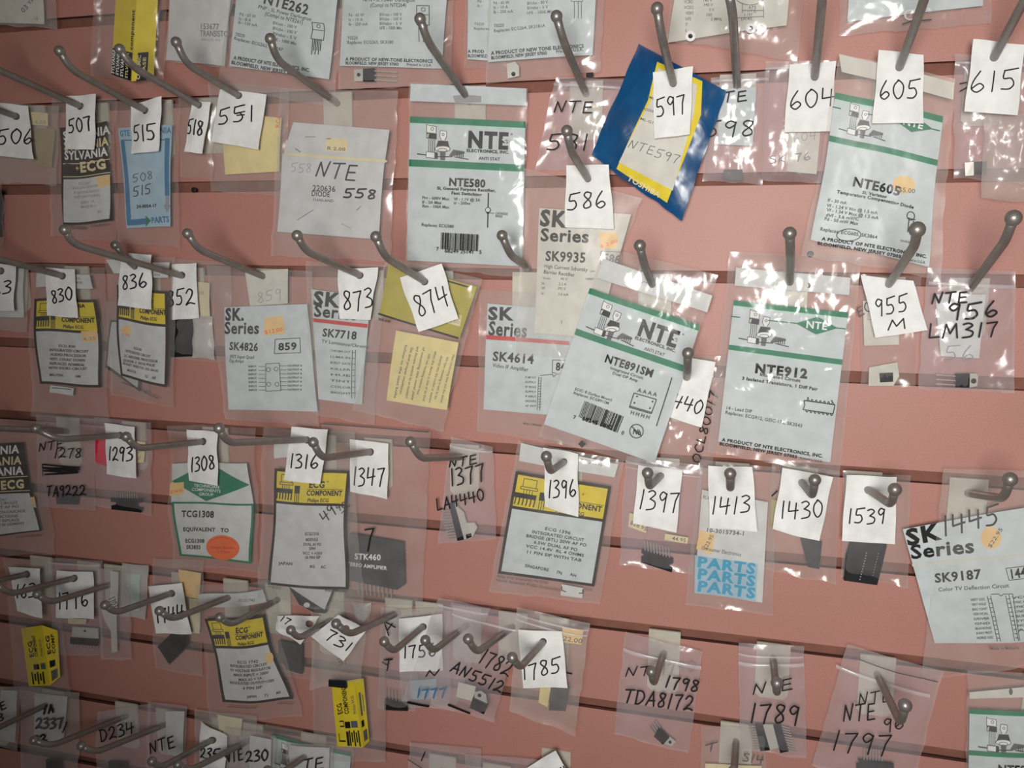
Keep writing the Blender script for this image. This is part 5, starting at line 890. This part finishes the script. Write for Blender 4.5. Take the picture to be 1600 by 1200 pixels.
hook('downward-looking grey hook holding the zip bag lettered 1789', (1208, 1030), (1214, 1085), (1214, 1068), 18, ball=.0044)
M = packet('tilted zip bag lettered 1797 in marker', [(1324, 1006), (1474, 1050), (1424, 1236), (1268, 1196)], (13, 10), 'lilac', gap=2.6, rough=1.0, zips=[(1306, 1040, 1452, 1086, 6)], writing=[H('ink', 'NTE', 1317, 1120, 1366, 1118, 26, 2.4), H('ink', 'NTE', 1341, 1096, 1390, 1090, 18, 1.8), H('ink', '96', 1380, 1138, 1411, 1134, 20, 2), H('ink', '1797', 1298, 1168, 1388, 1176, 32, 2.4), L('soft', 1.2, (1342, 1026), (1370, 1036), (1400, 1046), (1464, 1062))])
chip('black chip with upright pins at the bottom of the tilted zip bag lettered 1797', M, [(1340, 1186), (1396, 1192), (1396, 1204), (1338, 1204), (1338, 1194), (1346, 1191)], 2.6, -1, m=FOAM, leads=rows((1350, 1187), (1378, 1188), 7, (0, -18)))
hook('grey hook holding the tilted zip bag lettered 1797', (1371, 1055), (1408, 1131), (1414, 1103), 19, ball=.0046)
q = [(1515, 1108), (1690, 1112), (1690, 1330), (1512, 1330)]
packet('clear packet with green-striped card in the lower right corner', [(1512, 1048), (1700, 1056), (1700, 1340), (1508, 1340)], (15, 10), 'crisp', gap=2.4, parts=[('header_strip', [Q('warmcard', (1515, 1082), (1700, 1062), (1700, 1084), (1515, 1092)), E('soft', 1579, 1080, 3, 5)]), ('printed_card', striped_card(q, [], s1=7, g2=66, h2=8) + [T('ink', 'NTE913', 1557, 1203, 1620, 1204, 12, 1)])])
hook('grey hook above the packet in the lower right corner', (1632, 1078), (1692, 1134), (1700, 1112), 20)

# ================================================================ bottom row of hooks
packet('clear bag lettered in faint marker under the bag with the double chip', [(1096, 1132), (1198, 1140), (1196, 1300), (1094, 1290)], (10, 8), 'crisp', gap=2.4, rough=1.6, parts=[('paper_insert', [Q('label', (1102, 1192), (1190, 1196), (1190, 1260), (1102, 1260))])], writing=[H('soft', 'T', 1104, 1172, 1122, 1168, 12, 1.6), H('soft', 'S14', 1160, 1184, 1192, 1188, 12, 1.4)])
hook('grey hook at the bottom edge under the bag with the double chip', (1150, 1160), (1146, 1222), (1146, 1206), 16)
packet('clear bag at the bottom edge left of the tilted tag corner', [(640, 1160), (752, 1170), (752, 1300), (640, 1300)], (11, 8), 'lilac', gap=2, writing=[L('ink', 2, (666, 1172), (661, 1184)), L('soft', 1.4, (640, 1182), (662, 1196))])
hook('grey hook below the bottom edge left of the tilted tag corner', (690, 1206), (655, 1250), (648, 1236), 16)
packet('clear bag at the bottom edge between two plastic backplates', [(726, 1178), (842, 1186), (842, 1300), (726, 1300)], (11, 8), 'lilac', gap=2)
hook('second grey hook below the bottom edge left of the tilted tag corner', (775, 1222), (745, 1262), (738, 1248), 16)
number_tag('tilted corner of a white tag at the bottom edge', [(822, 1201), (868, 1172), (900, 1228), (850, 1262)], (862, 1206), [H('ink', '24', 872, 1212, 886, 1204, 10, 2)], z=22)
hook('grey hook through the tag corner at the bottom edge', (862, 1206), (836, 1256), (828, 1240), 22)
packet('dim clear bag lettered TE at the lower left edge', [(-30, 1070), (30, 1074), (28, 1172), (-30, 1168)], (12, 9), 'hazy', parts=[('paper_insert', [Q('greycard', (2, 1078), (26, 1080), (24, 1160), (0, 1156))], -.6)], writing=[H('ink', 'TE', -2, 1110, 15, 1104, 12, 2), H('ink', '33', -4, 1124, 10, 1122, 11, 1.8)])
hook('grey hook at the lower left edge', (-10, 1118), (-120, 1150), (-130, 1140), 20)
M = packet('dim clear bag with overwritten marker lines, lower left', [(32, 1072), (124, 1082), (122, 1260), (30, 1250)], (13, 10), 'hazy', gap=3, parts=[('paper_insert', [Q('greycard', (52, 1084), (106, 1088), (100, 1160), (54, 1156))], -.6)], writing=[H('ink', 'YA', 72, 1112, 90, 1108, 12, 3), H('soft', '2337', 62, 1134, 104, 1132, 15, 3), H('ink', '92', 60, 1156, 80, 1152, 10, 3), L('ink', 1.8, (110, 1124), (104, 1140))])
chip('dark component in the dim bag with overwritten lines', M, [(76, 1184), (98, 1184), (98, 1230), (76, 1230)], 3, -1.2)
hook('grey hook over the dim bag with overwritten lines', (80, 1098), (-30, 1150), (-44, 1142), 20)
M = packet('clear bag lettered D23 in marker, lower left', [(152, 1112), (236, 1100), (232, 1260), (150, 1260)], (12, 9), 'lilac', gap=2.6, writing=[H('ink', 'D234', 164, 1154, 214, 1142, 18, 2.2)])
chip('dark component at the bottom edge in the bag lettered D23', M, [(172, 1188), (200, 1190), (200, 1230), (172, 1230)], 3, -1)
hook('grey hook over the bag lettered D23', (195, 1120), (78, 1166), (54, 1157), 20)
packet('clear bag with white paper lettered NTE, lower left', [(232, 1096), (292, 1104), (292, 1260), (226, 1250)], (13, 10), 'lilac', gap=2.4, parts=[('paper_insert', [Q('paper', (258, 1112), (288, 1112), (286, 1182), (262, 1178))], -.6)], writing=[H('ink', 'NTE', 239, 1174, 279, 1163, 18, 2.2)])
hook('grey hook over the white paper lettered NTE', (259, 1132), (148, 1176), (128, 1166), 20)
packet('clear bag behind the curled tag beginning 23', [(304, 1108), (400, 1120), (396, 1260), (304, 1260)], (12, 9), 'hazy', gap=2.4, parts=[('paper_slip', [Q('ivory', (340, 1116), (378, 1124), (376, 1150), (344, 1146))], -.6)])
number_tag('curled white tag beginning 23 at the bottom edge', [(314, 1128), (355, 1150), (352, 1226), (311, 1222)], (332, 1156), [H('ink', '235', 314, 1182, 340, 1186, 16)], curl=3)
hook('grey hook through the curled tag beginning 23', (332, 1156), (250, 1200), (238, 1190), 22)
packet('clear bag lettered NTE 23 at the bottom edge', [(350, 1136), (432, 1150), (428, 1280), (350, 1280)], (20, 16), 'lilac', gap=2.4, parts=[('paper_insert', [Q('paper', (390, 1150), (424, 1156), (424, 1250), (390, 1250))], -.6)], writing=[H('ink', 'NTE', 356, 1188, 384, 1184, 18, 2.2), H('ink', '230', 388, 1186, 423, 1182, 16, 2.2)])
hook('grey hook over the bag lettered NTE 23', (390, 1157), (296, 1204), (279, 1195), 26)
q = [(424, 1146), (548, 1178), (540, 1330), (410, 1330)]
packet('tilted clear packet with a green-edged card at the bottom edge', [(400, 1130), (552, 1156), (546, 1330), (396, 1330)], (11, 8), 'crisp', gap=2.4, parts=[('printed_card', striped_card(q, [], s1=5, g2=72, h2=8))])
packet('clear bag lettered TE over the tilted green-edged card', [(446, 1158), (520, 1166), (520, 1290), (446, 1290)], (20, 16), 'lilac', gap=2.4, parts=[('paper_insert', [Q('paper', (452, 1164), (514, 1170), (514, 1270), (452, 1270))], -.6)], writing=[H('ink', 'TE', 478, 1200, 508, 1198, 18, 2)])
hook('grey hook over the bag lettered TE', (488, 1174), (428, 1216), (418, 1204), 26)

# ================================================================ dark holes in the wall, each built as a small raised brown disc
for px, py, lb in ((1266, 397, 'small dark nail hole in the wall above the packet with the diamond mark'), (303, 297, 'small dark screw hole in the wall between the tags 518 and 551')):
    c = U(px, py, 0); mb = MB(); n = 14
    ring = lambda r, y: [c + Vector((r*math.cos(6.2832*i/n), y, r*math.sin(6.2832*i/n))) for i in range(n)]
    vs = ring(.0026, .0002) + ring(.0026, -.0004) + ring(.0017, -.0009)
    fs = [(k*n+i, k*n+(i+1) % n, (k+1)*n+(i+1) % n, (k+1)*n+i) for k in (0, 1) for i in range(n)] + [tuple(2*n+i for i in range(n))]
    mb.add(vs, fs, mat('brown')); tag(mb.build('wall_hole', c), lb, 'screw')
